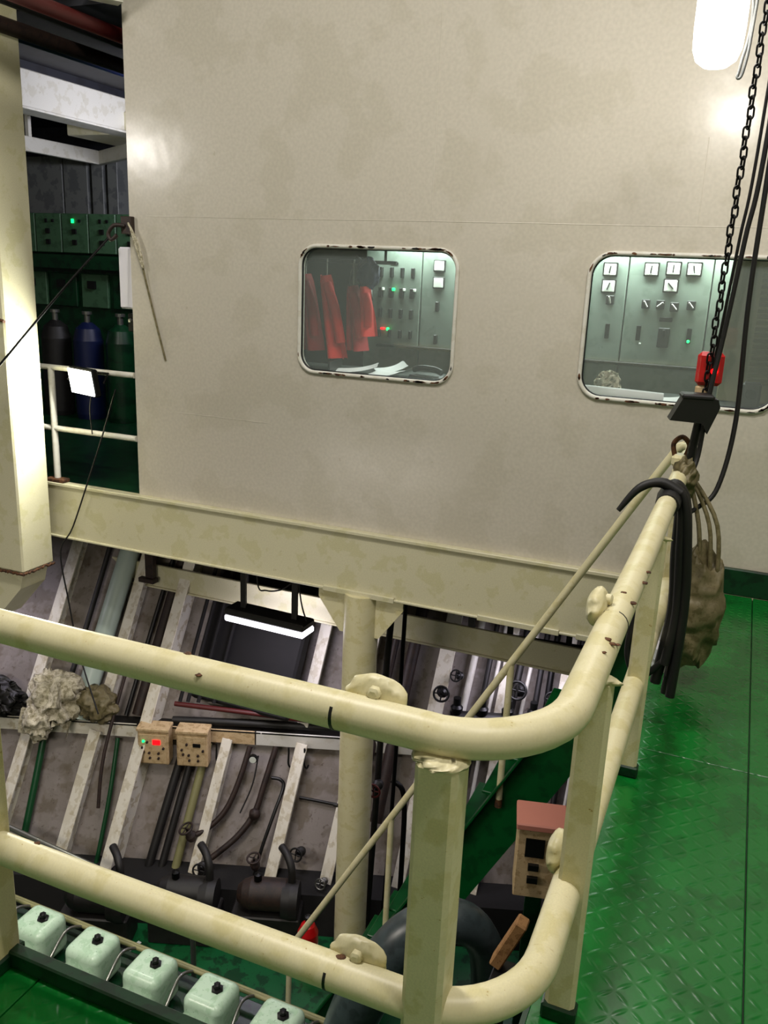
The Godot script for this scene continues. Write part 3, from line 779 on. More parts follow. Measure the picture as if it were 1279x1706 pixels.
func build_guard_rail() -> void:
	var g := thing("guard_rail", "cream painted pipe guard rail turning a corner in the foreground", "railing", Vector3(-.2, 0, -1.2))
	var o := -g.position
	var corner := func(y: float, xx: float, zz: float, r: float, x_end: float, z_end: float) -> Array:
		var p := [Vector3(x_end, y, zz)]
		for i in 8: p.append(Vector3(lerpf(x_end, xx - r, (i + 1) / 8.0), y + .002 * sin(i * 2.1), zz))
		for i in range(1, 13):
			var a := PI / 2 - PI / 2 * i / 12.0
			p.append(Vector3(xx - r + r * cos(a), y, zz - r + r * sin(a)))
		for i in 8: p.append(Vector3(lerpf(xx, xx + .012, (i + 1) / 8.0), y + .002 * cos(i * 1.7), lerpf(zz - r, z_end, (i + 1) / 8.0)))
		return p.map(func(v): return v + o)
	var s := mb(); tube(s, corner.call(.87, -.196, -1.208, .21, -3.4, -3.95), .034, 20); obj("top_rail", s, M.rail, g)
	s = mb(); tube(s, corner.call(.33, -.203, -1.2, .21, -3.4, -3.78), .034, 20); obj("lower_rail", s, M.rail, g)
	# posts: flat bars on dark feet
	for p in [[-.37, -1.203, .074, .078], [-1.425, -1.203, .074, .078], [-2.5, -1.203, .074, .078], [-.186, -1.615, .066, .03], [-.186, -2.70, .066, .03], [-.183, -3.78, .066, .03]]:
		s = mb(); box(s, Vector3(p[0], .425, p[1]) + o, Vector3(p[2], .83, p[3]), .009); obj("post", s, M.rail, g)
		s = mb(); box(s, Vector3(p[0], .02, p[1]) + o, Vector3(p[2] + .012, .04, p[3] + .012), .005); obj("post_foot", s, M.dark_green, g)
		s = mb(); blob(s, Vector3(p[0], .838, p[1]) + o, Vector3(.043, .009, p[3] * .58), .25, 30, 5, 20, 10); obj("weld", s, M.rail, g)
	# clamps with a bolt and the dark joint line next to them
	var cl := [[Vector3(-.51, .87, -1.245), 0.0, true], [Vector3(-.52, .33, -1.235), 0.0, true], [Vector3(-.235, .875, -1.86), PI / 2, false], [Vector3(-.24, .34, -1.7), PI / 2, false]]
	for c in cl:
		var b := Basis(Vector3.UP, c[1])
		var k := Node3D.new(); k.name = "clamp"; g.add_child(k, true)
		k.position = c[0] + o; k.basis = b
		s = mb(); blob(s, Vector3(.0, .022, .0), Vector3(.056, .04, .022), .1, 14, 61, 28, 16); obj("lug", s, M.rail, k)
		s = mb(); lathe(s, [Vector2(.012, -.02), Vector2(.013, .016), Vector2(.008, .02), Vector2(0, .02)], Vector3(.005, .04, .012), Basis(Vector3.RIGHT, PI / 2), 6); obj("bolt", s, M.rail, k)
	for c in [[Vector3(-.565, .87, -1.208), Vector3.RIGHT, .0345], [Vector3(-.56, .33, -1.2), Vector3.RIGHT, .0345], [Vector3(-.194, .87, -1.83), Vector3.FORWARD, .0352]]:
		s = mb(); rod(s, c[0] - c[1] * .003 + o, c[0] + c[1] * .003 + o, c[2], 20); obj("joint", s, M.black, g)
	# paint blisters and rust spots
	for i in 16:
		var a := rng.randf_range(-1.2, 1.2)
		var p := Vector3(-.196, .87, 0)
		if i < 9:
			p = Vector3(-.19 + .034 * sin(a), .87 + .034 * cos(a), rng.randf_range(-2.2, -1.45))
		else:
			p = Vector3(rng.randf_range(-2.2, -.5), (.87 if i % 2 else .33) + .034 * cos(a), (-1.208 if i % 2 else -1.2) + .034 * sin(a))
		s = mb(); blob(s, p + o, Vector3(.006, .002, .005) * rng.randf_range(.6, 1.4), .4, 80, i, 10, 6); obj("rust_spot", s, M.rust, g)
	# black tape where the hoses are tied
	s = mb(); tube(s, [Vector3(-.186, .87, -3.0) + o, Vector3(-.186, .872, -3.12) + o, Vector3(-.186, .87, -3.2) + o], [.040, .046, .04], 14); obj("tape", s, M.rubber, g)

func build_stair() -> void:
	var t := thing("ladder_stair", "steep green ship stair with thin cream handrail below the wall", "stair", Vector3(-.3, 0, -4.2))
	var o := -t.position
	var sl := 1.87
	var top := func(x: float) -> float: return -1.22 - sl * (-1.0 - x)   # upper edge of the stringers
	var dir := Vector3(-1, -sl, 0).normalized()
	var nn := Vector3(-dir.y, dir.x, 0)   # perpendicular, up and to the left
	if nn.y < 0: nn = -nn
	for z in [-4.2, -4.68]:
		var a := Vector3(-.34, 0, z); var b := Vector3(-.34 + LOW / sl, LOW, z)
		var b1 := Basis(dir, nn, dir.cross(nn))
		var mid := (a + b) * .5 - nn * .13
		var s := mb(); box(s, mid + o, Vector3(a.distance_to(b) - .12, .26, .012), .0, b1); obj("stringer", s, M.green_gloss, t)
		s = mb(); box(s, mid + nn * .13 + Vector3(0, 0, .03) + o, Vector3(a.distance_to(b) - .12, .012, .07), .002, b1); obj("stringer_flange", s, M.green_gloss, t)
	for i in 12:
		var y := -.22 - i * .25
		var x := -.34 + y / sl
		slab("tread", Vector3(x - .06, y - .02, -4.67) + o, Vector3(x + .17, y, -4.21) + o, M.green_gloss, t, .004)
	# handrail
	var hr := func(x: float) -> float: return .80 + 1.80 * (x + .28)
	var s := mb()
	tube(s, smooth([Vector3(-.185, .875, -4.0) + o, Vector3(-.19, .885, -4.12) + o, Vector3(-.23, .86, -4.19) + o, Vector3(-.3, hr.call(-.3), -4.2) + o, Vector3(-.9, hr.call(-.9), -4.2) + o, Vector3(-1.6, hr.call(-1.6), -4.2) + o, Vector3(-2.32, hr.call(-2.32), -4.2) + o], 6), .021, 12)
	obj("handrail", s, M.rail, t)
	for x in [-.945, -1.17, -1.59, -2.27]:
		var y0: float = maxf(top.call(x) - .16, LOW)
		s = mb(); rod(s, Vector3(x, y0, -4.185) + o, Vector3(x, hr.call(x), -4.2) + o, .019, 10); obj("handrail_post", s, M.rail, t)
		s = mb(); rod(s, Vector3(x, y0 - .0, -4.185) + o, Vector3(x, y0 + .05, -4.185) + o, .021, 10); obj("post_foot", s, M.rust, t)

func build_below() -> void:
	# hull side with frames and stringer
	var n := structure("wall_hull", "sloping grey white hull side with frames below the control room")
	var s := mb()
	var q := [hull(-8.0, -.1), hull(2.9, -.1), hull(2.9, LOW - .05), hull(-8.0, LOW - .05)]
	flat(s, q, Vector3(0, 0, 1))
	flat(s, q.map(func(v): return v + Vector3(0, 0, -.05)), Vector3(0, 0, -1))
	obj("plating", s, M.hull, n)
	var dn := Vector3(0, -1, .55).normalized()
	var bx := Basis(Vector3(1, 0, 0), -dn, Vector3(1, 0, 0).cross(-dn))
	var bar := func(x: float, y0: float, y1: float, w: float, d: float, m: Material) -> void:
		var a := hull(x, y0); var b := hull(x, y1)
		var mid := (a + b) * .5
		var ln := a.distance_to(b)
		var st := mb()
		box(st, mid + bx.z * d, Vector3(w, ln, .014), .003, bx)
		box(st, mid + bx.z * d * .5, Vector3(.012, ln, d), .0, bx)
		obj("frame", st, m, n)
	for f in [[-6.1, .1], [-5.55, .1], [-5.03, .11], [-4.45, .1], [-2.9, .1], [-2.5, .07], [-1.93, .13], [-1.45, .08], [-1.0, .08], [-.5, .1]]:
		bar.call(f[0], -.5, -2.02, f[1], .12, M.frame)
	bar.call(-4.05, -.5, LOW, .105, .2, M.frame)
	for f in [[-6.1, .1], [-5.55, .1], [-4.98, .1], [-4.46, .11], [-3.44, .09], [-2.87, .1], [-2.46, .1], [-1.93, .1], [-1.4, .1]]:
		bar.call(f[0], -2.14, LOW, f[1], .12, M.frame)
	# near-black strip added for the shade at the foot of the hull
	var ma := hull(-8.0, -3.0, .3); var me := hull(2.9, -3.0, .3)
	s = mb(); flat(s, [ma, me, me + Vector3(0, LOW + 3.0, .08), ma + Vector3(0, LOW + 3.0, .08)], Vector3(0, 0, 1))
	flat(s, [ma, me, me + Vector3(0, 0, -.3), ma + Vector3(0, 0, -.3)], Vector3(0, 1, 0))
	obj("shade_strip", s, M.dark_fill, n)
	# longitudinal shelf plate
	var yaw := atan2(.363, 1.0)
	var hb := Basis(Vector3.UP, yaw)
	for seg in [[-7.0, -4.16, M.frame], [-4.13, -3.25, M.beige], [-3.24, -2.2, M.white], [-2.19, .5, M.white]]:
		var a := hull(seg[0], -2.08, .1); var b := hull(seg[1], -2.08, .1)
		s = mb(); box(s, (a + b) * .5, Vector3(a.distance_to(b), .12, .014), .003, hb); obj("stringer_face", s, seg[2], n)
		s = mb(); box(s, (a + b) * .5 + Vector3(0, .05, -.14), Vector3(a.distance_to(b), .012, .28), .0, hb); obj("stringer_shelf", s, M.blackish, n)
	# second deck girder behind the edge beam
	var g := thing("under_deck_girder", "cream girder hanging in the dark under the control room deck", "beam", Vector3(-2.5, -.95, -5.58))
	slab("web", Vector3(-2.3, -.09, -.03), Vector3(2.6, .1, .0), M.cream, g, .004)
	slab("flange", Vector3(-2.3, -.1, -.08), Vector3(2.6, -.085, .02), M.cream, g, .003)
	for x in [-2.2, -1.0, -.15, .9, 2.2]: slab("hanger", Vector3(x, .1, -.03), Vector3(x + .05, .87, -.015), M.blackish, g)
	g = thing("girder_bracket", "rusty brown bracket on the under deck girder near the column", "bracket", Vector3(-4.35, -.86, -5.55))
	slab("plate", Vector3(-.04, -.1, 0), Vector3(.04, .3, .05), M.brown, g, .004)
	slab("foot", Vector3(-.09, -.12, 0), Vector3(.06, -.08, .08), M.brown, g, .004)
	# round pillar
	var p := thing("round_pillar", "round cream pillar standing under the deck edge beam", "pillar", Vector3(-2.1, LOW, W - .02))
	s = mb(); lathe(s, [Vector2(.16, 0), Vector2(.16, .02), Vector2(.115, .02), Vector2(.115, 2.888), Vector2(.0, 2.888)], Vector3.ZERO, Basis.IDENTITY, 32); obj("shaft", s, M.rail, p)
	for sg in [-1.0, 1.0]:
		s = mb(); prism(s, [Vector2(sg * .11, 2.6), Vector2(sg * .14, 2.6), Vector2(sg * .3, 2.82), Vector2(sg * .3, 2.888), Vector2(sg * .11, 2.888)], .016, Vector3(0, 0, .02)); obj("gusset", s, M.rail, p)
	s = mb(); rod(s, Vector3(-.13, 1.3, .06), Vector3(-.1, 1.3, .06), .014, 8); obj("stud", s, M.blackish, p)
	# hanging fluorescent lamp
	hanging_lamp(Vector3(-2.98, -.93, -5.12), -.04, .7, "hanging fluorescent lamp with glowing diffuser below the deck beam", true)
	hanging_lamp(Vector3(-1.15, -1.12, -5.98), .1, .55, "fluorescent lamp hidden behind the deck beam right of the pillar", false)
	hanging_lamp(Vector3(-5.6, -.7, -4.3), 1.2, .8, "fluorescent lamp under the deck left of the column", false)
	# pipes running up behind the pillar
	var vp := [[Vector3(-2.0, -.5, -5.12), Vector3(-2.03, -1.2, -5.1), Vector3(-2.04, -2.2, -5.05), Vector3(-2.06, LOW, -5.0), .024, M.blackish, "black pipe running down close behind the round pillar"],
		[Vector3(-1.94, -.5, -5.2), Vector3(-1.95, -1.2, -5.2), Vector3(-1.95, -2.2, -5.15), Vector3(-1.97, LOW, -5.1), .016, M.dark_steel, "thin dark pipe beside the black pillar pipe"]]
	for v in vp:
		s = mb(); tube(s, smooth([v[0], v[1], v[2], v[3]]), v[4], 10)
		tag(obj("service_pipe", s, v[5]), v[6], "pipe", "pipes behind the pillar")
	valve(Vector3(-2.02, -1.95, -5.02), .05, M.red_pipe, Vector3(0, 0, 1), "red hand wheel valve on the black pipe behind the pillar")

func hanging_lamp(at: Vector3, turn: float, e: float, label: String, cables: bool) -> void:
	var t := thing("fluorescent_lamp", label, "lamp", at, turn, "lamps under the deck")
	slab("housing", Vector3(-.34, .03, -.09), Vector3(.34, .085, .09), M.blackish, t, .012)
	slab("diffuser", Vector3(-.34, -.02, -.085), Vector3(.34, .03, .085), M.tube_glow, t, .012)
	area(t, Vector3(0, -.03, 0), Vector2(.64, .15), e, Color(.95, .92, 1.0), Basis(Vector3.RIGHT, -PI / 2))
	if cables: area(t, Vector3(0, .01, .095), Vector2(.64, .04), e * .25, Color(.95, .92, 1.0), Basis.IDENTITY * Basis(Vector3.UP, PI))
	if cables: area(t, Vector3(0, .01, -.095), Vector2(.64, .04), e * .35, Color(.95, .92, 1.0), Basis.IDENTITY)
	var top := -.08 - at.y
	for x in [-.22, .22]:
		slab("bracket", Vector3(x - .022, .085, -.01), Vector3(x + .022, top, .01), M.blackish, t)
	if cables:
		var s := mb(); tube(s, smooth([Vector3(-.1, top, .02), Vector3(-.08, .32, .03), Vector3(.0, .27, .03), Vector3(.12, .3, .03), Vector3(.2, .36, .02)]), .006, 6); obj("cord", s, M.rubber, t)
		s = mb(); tube(s, smooth([Vector3(.24, top, .03), Vector3(.28, .3, .03), Vector3(.33, .1, .02)]), .006, 6); obj("cord", s, M.rubber, t)

func valve(at: Vector3, r: float, m: Material, axis: Vector3, label: String, body := true) -> Node3D:
	var t := thing("hand_valve", label, "valve", at, 0.0, "hand valves on the pipes")
	var up := axis.normalized()
	var sd := up.cross(Vector3.RIGHT if absf(up.x) < .8 else Vector3.UP).normalized()
	var b := Basis(sd, up, sd.cross(up))
	var s := mb()
	var pts := []
	for i in 20: pts.append(b * Vector3(cos(TAU * i / 20) * r, r * 1.5, sin(TAU * i / 20) * r))
	tube(s, pts, r * .16, 6, true)
	for i in 2:
		var a := PI * i / 2.0
		rod(s, b * Vector3(cos(a) * r, r * 1.5, sin(a) * r), b * Vector3(-cos(a) * r, r * 1.5, -sin(a) * r), r * .1, 6)
	obj("hand_wheel", s, m, t)
	s = mb(); rod(s, Vector3.ZERO, up * r * 1.6, r * .16, 8); obj("stem", s, M.dark_steel, t)
	if body:
		s = mb(); lathe(s, [Vector2(.0, -r * .9), Vector2(r * .7, -r * .7), Vector2(r * .8, 0), Vector2(r * .5, r * .5), Vector2(r * .6, r * .6), Vector2(r * .3, r * .9), Vector2(0, r * .9)], Vector3.ZERO, b, 14); obj("body", s, m if m != M.red_pipe else M.blackish, t)
	return t

func pipe(pts: Array, r: float, m: Material, label: String, group := "pipes on the hull side") -> MeshInstance3D:
	var s := mb(); tube(s, smooth(pts, 6), r, 12)
	var o := obj("hull_pipe", s, m)
	tag(o, label, "pipe", group)
	return o

func build_hull_gear() -> void:
	var yaw := atan2(.363, 1.0)
	# control boxes on the stringer
	var ci := 0
	for cx in [-3.96, -3.665]:
		ci += 1
		var t := thing("control_box", ["beige control box with red display and green light on the hull", "plain beige control box beside the one with red display"][ci - 1], "control box", hull(cx, -2.13, .17), yaw, "control boxes on the hull stringer")
		slab("case", Vector3(-.125, -.155, -.06), Vector3(.125, .14, .06), M.beige, t, .008)
		slab("hood", Vector3(-.132, .14, -.065), Vector3(.132, .17, .075), M.beige, t, .006)
		slab("door_panel", Vector3(-.11, -.14, .06), Vector3(.11, .115, .068), M.beige, t, .003)
		if ci == 1:
			slab("display", Vector3(-.0, .03, .068), Vector3(.06, .07, .074), M.led_red, t)
			var s := mb(); lathe(s, [Vector2(.011, 0), Vector2(.009, .01), Vector2(0, .012)], Vector3(-.075, .055, .068), Basis(Vector3.RIGHT, PI / 2), 12); obj("pilot_light", s, M.led_green, t)
		else:
			slab("meter", Vector3(.01, .03, .068), Vector3(.07, .06, .076), M.black, t)
		for k in [[-.05, .05], [-.08, -.04], [-.035, -.045], [.04, -.045], [.08, -.0], [-.03, -.09], [.04, -.09], [-.09, .0]]:
			var s := mb(); lathe(s, [Vector2(.010, 0), Vector2(.009, .014), Vector2(0, .016)], Vector3(k[0] + .005 * ci, k[1], .068), Basis(Vector3.RIGHT, PI / 2), 10); obj("knob", s, M.brown, t)
		slab("mounting_bar", Vector3(-.1, .0, -.13), Vector3(.1, .08, -.06), M.blackish, t)
	# rags on the shelf
	var rg := thing("rag_heap", "heap of crumpled dirty white rags hanging over the hull stringer", "rags")
	var s := mb(); blob(s, hull(-4.78, -1.82, .26), Vector3(.17, .17, .13), .5, 4.5, 21, 60, 36)
	blob(s, hull(-4.82, -1.98, .31), Vector3(.1, .12, .07), .4, 7, 22, 40, 24)
	obj("crumpled_rag", s, M.rag, rg)
	s = mb()
	var drape := func(u: float, v: float) -> Vector3:
		var a := hull(-4.98 + .4 * u, -1.93, .14 + .1)
		var over := clampf(v * 2.0, 0, 1); var down := clampf(v * 2.0 - 1.0, 0, 1)
		var fold := .03 * sin(u * 17.0 + 3.0 * v) + .018 * sin(u * 31.0 - 5.0 * v)
		return a + Vector3(.05 * down * sin(u * 4.0), .02 + fold * (1.0 - down) + .05 * (1.0 - over) - down * (.17 + .08 * sin(u * 7.0)), -.12 + .16 * over + fold * down + .03 * down)
	sheet(s, drape, 40, 22, .008)
	obj("draped_rag", s, M.rag, rg)
	s = mb(); blob(s, hull(-4.68, -1.70, .3), Vector3(.12, .07, .09), .3, 6, 25, 40, 24)
	obj("rolled_rag", s, M.rag, rg)
	s = mb(); blob(s, hull(-4.46, -1.86, .22), Vector3(.14, .12, .1), .45, 6, 28, 40, 24)
	tag(obj("oily_rag", s, M.sack), "oily brown rag lying right of the white rag heap", "rags")
	s = mb(); blob(s, hull(-5.38, -1.86, .15), Vector3(.3, .13, .1), .5, 7, 31, 50, 24)
	tag(obj("scrap_heap", s, M.blackish), "black heap of scrap on the stringer at the left edge", "scrap")
	# big pale pipe and its neighbours in the upper left bay
	pipe([hull(-4.61, -.6, .1), hull(-4.62, -1.3, .1), hull(-4.63, -2.02, .1)], .085, M.pale_pipe, "wide pale green white pipe in the upper left hull bay")
	pipe([hull(-4.8, -.6, .07), hull(-4.8, -1.3, .07), hull(-4.81, -2.0, .07)], .022, M.blackish, "black pipe left of the wide pale pipe")
	pipe([hull(-4.27, -.6, .05), hull(-4.29, -1.3, .05), hull(-4.3, -2.0, .05)], .018, M.black, "thin black conduit between the upper hull frames")
	pipe([hull(-4.2, -.6, .03), hull(-4.21, -1.3, .03), hull(-4.22, -2.0, .03)], .05, M.brown, "brown stained pipe beside the long hull frame")
	# near-black panel standing in for the blackness of the bay behind the lamp
	var t := thing("dark_bay_panel", "near-black ribbed panel standing in for the blackness behind the hanging lamp", "tank", Vector3.ZERO)
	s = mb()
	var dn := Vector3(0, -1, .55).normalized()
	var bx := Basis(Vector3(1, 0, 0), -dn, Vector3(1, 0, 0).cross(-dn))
	box(s, (hull(-3.44, -.55) + hull(-3.44, -1.93)) * .5 + bx.z * .08, Vector3(.92, 1.56, .13), .02, bx); obj("shell", s, M.dark_fill, t)
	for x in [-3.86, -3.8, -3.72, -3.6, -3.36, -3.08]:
		s = mb(); rod(s, hull(x, -.6) + bx.z * .15, hull(x, -1.9) + bx.z * .15, .016, 8); obj("rib", s, M.dark_fill, t)
	# pipes along the top of the shelf
	pipe([hull(-3.9, -1.85, .16), hull(-3.4, -1.86, .2), hull(-2.7, -1.9, .2), hull(-2.1, -1.92, .18)], .02, M.red_pipe, "dark red pipe lying along the hull stringer behind the boxes")
	pipe([hull(-3.9, -1.98, .12), hull(-3.2, -1.97, .12), hull(-2.2, -1.97, .12)], .03, M.blackish, "black pipe along the hull stringer behind the boxes")
	# lower bays
	pipe([hull(-4.86, -2.15, .1), hull(-4.82, -2.5, .1), hull(-4.76, -3.1, .1), hull(-4.74, LOW, .1)], .028, M.green_pipe, "dark green pipe under the stringer in the left bay")
	pipe([hull(-4.3, -2.15, .08), hull(-4.24, -2.55, .08), hull(-4.2, -3.0, .08), hull(-4.2, LOW, .08)], .018, M.green_pipe, "thin green pipe left of the long hull frame")
	pipe([hull(-4.31, -1.6, .22), hull(-4.3, -2.2, .22), hull(-4.26, -2.6, .16)], .014, M.brown, "thin brown pipe crossing the stringer left of the control boxes")
	pipe([hull(-3.78, -2.15, .06), hull(-3.8, -2.6, .06), hull(-3.82, LOW, .06)], .035, M.blackish, "black pipe under the red display control box")
	pipe([hull(-3.7, -2.15, .06), hull(-3.71, -2.6, .06), hull(-3.72, LOW, .06)], .03, M.blackish, "black pipe below the gap of the control boxes")
	pipe([hull(-3.61, -2.15, .06), hull(-3.61, -2.6, .06), hull(-3.61, LOW, .06)], .034, M.olive, "olive pipe under the plain control box")
	pipe([hull(-3.27, -2.14, .1), hull(-3.29, -2.4, .1), hull(-3.34, -2.6, .1), hull(-3.44, -2.72, .12), hull(-3.53, -2.76, .14)], .022, M.brown, "brown pipe bending left to the rusty valve")
	pipe([hull(-3.08, -2.14, .08), hull(-3.1, -2.4, .08), hull(-3.12, -2.6, .08), hull(-3.2, -2.76, .1), hull(-3.34, -2.9, .12)], .024, M.brown, "brown pipe with a knee joint below the stringer")
	s = mb(); blob(s, hull(-3.11, -2.6, .1), Vector3(.045, .045, .045), .1, 9, 3, 16, 10); tag(obj("pipe_joint", s, M.brown), "dark round joint on the brown knee pipe", "pipe joint")
	pipe([hull(-3.06, -2.36, .07), hull(-2.99, -2.37, .07), hull(-2.955, -2.42, .07), hull(-2.95, -2.55, .14), hull(-2.98, -2.8, .14), hull(-3.0, -3.0, .1)], .014, M.black, "thin black hose hooking over the hull frame")
	pipe([hull(-3.19, -2.2, .1), hull(-3.18, -2.4, .1), hull(-3.22, -2.6, .1)], .006, M.rubber, "thin black cable hanging from the round gauge")
	pipe([hull(-2.83, -2.5, .03), hull(-2.65, -2.52, .03), hull(-2.4, -2.55, .03)], .012, M.black, "thin black conduit running across to the pillar")
	t = thing("pressure_gauge", "small round gauge hanging under the hull stringer", "gauge", hull(-3.2, -2.19, .16), yaw)
	s = mb(); lathe(s, [Vector2(.0, 0), Vector2(.035, 0), Vector2(.035, .03), Vector2(.03, .034), Vector2(0, .034)], Vector3.ZERO, Basis(Vector3.RIGHT, PI / 2), 18); obj("case", s, M.dark_steel, t)
	s = mb(); lathe(s, [Vector2(.028, .03), Vector2(.028, .036), Vector2(0, .036)], Vector3.ZERO, Basis(Vector3.RIGHT, PI / 2), 18); obj("dial_face", s, M.dial, t)
	for x in [-3.5, -2.95, -2.83]:
		var hk := thing("chain_hook", "dark hook hanging under the stringer near x%s" % ("" if x < -9 else ""), "hook", hull(x, -2.16, .14), yaw, "hooks under the hull stringer")
		hk.set_meta("label", {-3.5: "dark hook hanging above the white frame right of the boxes", -2.95: "dark hook hanging beside the black hose", -2.83: "dark hook hanging on the stringer nearest the pillar"}[x])
		s = mb(); tube(s, smooth([Vector3(0, .06, 0), Vector3(0, 0, 0), Vector3(.0, -.08, .01), Vector3(.02, -.11, .01), Vector3(.035, -.08, .01)]), .008, 8); obj("hook_wire", s, M.black, hk)
	valve(hull(-3.52, -2.74, .16), .055, M.brown, Vector3(-.3, 1, .4), "rusty hand valve at the end of the left brown pipe")
	valve(hull(-2.98, -2.88, .2), .05, M.brown, Vector3(0, 1, .3), "rusty hand valve low between the hull frames")
	valve(hull(-3.36, -2.92, .2), .05, M.blackish, Vector3(.3, .3, 1), "black hand valve at the end of the knee pipe")
	valve(hull(-2.7, -2.82, .12), .05, M.blackish, Vector3(0, .3, 1), "black hand valve on the stained plating left of the pillar")
	valve(hull(-2.45, -2.95, .22), .04, M.steel, Vector3(0, .3, 1), "small grey hand valve at the foot of the hull near pillar")
	# pumps at the foot of the hull
	var pi := 0
	for px in [[-3.9, .56, .13], [-3.33, .46, .12], [-2.77, .42, .12]]:
		pi += 1
		var base := Vector3(px[0], LOW, hull(px[0], -3.0, px[1]).z)
		var pt := thing("pump", ["black pump with large round casing below the control boxes", "dark pump between the two white lower frames", "brown pump with domed motor below the knee pipe", "small black pump left of the round pillar"][pi - 1], "pump", base, yaw, "pumps along the foot of the hull")
		var r: float = px[2]
		s = mb(); lathe(s, [Vector2(0, -.2), Vector2(r * .8, -.2), Vector2(r, -.16), Vector2(r, .1), Vector2(r * .8, .16), Vector2(r * .5, .2), Vector2(0, .2)], Vector3(0, .38, 0), Basis(Vector3.BACK, PI / 2), 20); obj("motor", s, M.brown if pi == 3 else M.blackish, pt)
		s = mb(); lathe(s, [Vector2(0, -.06), Vector2(r * 1.15, -.06), Vector2(r * 1.2, 0), Vector2(r * 1.1, .06), Vector2(0, .07)], Vector3(.2, .36, .02), Basis(Vector3.BACK, PI / 2), 20); obj("casing", s, M.blackish, pt)
		s = mb(); tube(s, smooth([Vector3(.2, .42, 0), Vector3(.2, .58, -.02), Vector3(.16, .66, -.08), Vector3(.1, .68, -.16)]), .03, 10); obj("outlet_pipe", s, M.blackish, pt)
		slab("base_frame", Vector3(-.24, 0, -.12), Vector3(.28, .26, .12), M.blackish, pt, .01)
		s = mb(); lathe(s, [Vector2(.03, 0), Vector2(.03, .05), Vector2(.0, .06)], Vector3(-.05, .38 + r, 0), Basis.IDENTITY, 10); obj("lifting_eye", s, M.dark_steel, pt)
	# right bay beyond the pillar
	var ri := 0
	for p in [[-2.35, .03, M.brown], [-2.2, .05, M.brown], [-1.72, .028, M.white], [-1.6, .022, M.blackish], [-1.53, .016, M.white], [-1.36, .03, M.blackish], [-1.28, .016, M.white], [-1.2, .024, M.blackish], [-1.12, .026, M.dark_steel], [-.92, .024, M.blackish], [-.84, .014, M.white], [-.78, .026, M.red_pipe]]:
		ri += 1
		var nm: String = ["brown pipe on the hull just right of the pillar", "wide brown stained pipe right of the pillar", "white pipe beside the broad white frame", "black pipe third right of the broad white frame", "thin white pipe among the black pipes", "black pipe behind the stair handrail", "thin white pipe behind the stair handrail", "black pipe left of the stair post", "dark steel pipe behind the stair post", "black pipe right of the stair post", "thin white pipe right of the stair post", "dark red pipe nearest the guard rail corner"][ri - 1]
		pipe([hull(p[0], -.9, .1), hull(p[0], -1.4, .1), hull(p[0] + rng.randf_range(-.02, .02), -2.0, .1), hull(p[0], -2.6, .1)], p[1], p[2], nm, "pipes right of the pillar")
	valve(hull(-1.88, -1.62, .24), .06, M.black, Vector3(.2, .3, 1), "black hand valve before the broad white frame")
	valve(hull(-1.78, -1.50, .24), .045, M.black, Vector3(-.2, .4, 1), "small black hand valve above its neighbour right of the pillar")
	valve(hull(-1.3, -1.55, .3), .07, M.black, Vector3(.0, .4, 1), "black hand valve behind the stair post")
	valve(hull(-1.04, -1.6, .3), .06, M.black, Vector3(.1, .4, 1), "black hand valve below the dark red pipe")
	# manifold blocks
	t = thing("valve_manifold", "black valve manifold in the dark bay behind the stair", "manifold", hull(-1.35, -1.78, .3), yaw)
	s = mb(); rod(s, Vector3(-.45, 0, 0), Vector3(.5, 0, 0), .07, 14); obj("header", s, M.blackish, t)
	for i in 5:
		s = mb(); lathe(s, [Vector2(.04, 0), Vector2(.05, .08), Vector2(.03, .1), Vector2(.03, .16), Vector2(0, .16)], Vector3(-.4 + i * .2, .03, .0), Basis.IDENTITY, 12); obj("bonnet", s, M.black, t)
	for x in [-.4, .4]: slab("support", Vector3(x - .02, -.25, -.3), Vector3(x + .02, -.05, .02), M.blackish, t)
	# looped pipes below the stringer right of the pillar
	pipe([Vector3(-1.62, LOW, -5.3), Vector3(-1.63, -2.7, -5.35), Vector3(-1.64, -2.15, -5.4), Vector3(-1.6, -2.06, -5.4), Vector3(-1.55, -2.04, -5.4), Vector3(-1.5, -2.1, -5.4)], .03, M.black, "black goose neck pipe below the stringer right of the pillar", "pipes right of the pillar")
	pipe([Vector3(-1.75, LOW, -5.3), Vector3(-1.75, -2.6, -5.3), Vector3(-1.74, -2.0, -5.32), Vector3(-1.72, -1.92, -5.32), Vector3(-1.62, -1.9, -5.34)], .026, M.blackish, "sooty bent pipe beside the black goose neck pipe", "pipes right of the pillar")
	pipe([Vector3(-1.86, LOW, -5.15), Vector3(-1.86, -2.6, -5.18), Vector3(-1.88, -2.1, -5.2), Vector3(-1.98, -2.0, -5.2)], .02, M.dark_steel, "dark pipe joining the red valve behind the pillar", "pipes right of the pillar")
	# red extinguisher
	t = thing("fire_extinguisher", "red extinguisher with white label at the pillar foot", "extinguisher", Vector3(-2.32, LOW, -4.56))
	s = mb(); lathe(s, [Vector2(.0, 0), Vector2(.07, 0), Vector2(.075, .02), Vector2(.075, .34), Vector2(.05, .4), Vector2(.02, .42), Vector2(0, .42)], Vector3.ZERO); obj("body", s, M.red, t)
	s = mb(); lathe(s, [Vector2(.076, .12), Vector2(.0765, .13), Vector2(.0765, .25), Vector2(.076, .26)], Vector3.ZERO); obj("label_band", s, M.paper, t)
	s = mb(); lathe(s, [Vector2(.02, .42), Vector2(.025, .47), Vector2(0, .48)], Vector3.ZERO, Basis.IDENTITY, 10); rod(s, Vector3(0, .46, 0), Vector3(.08, .49, .02), .01, 8); obj("valve_head", s, M.black, t)

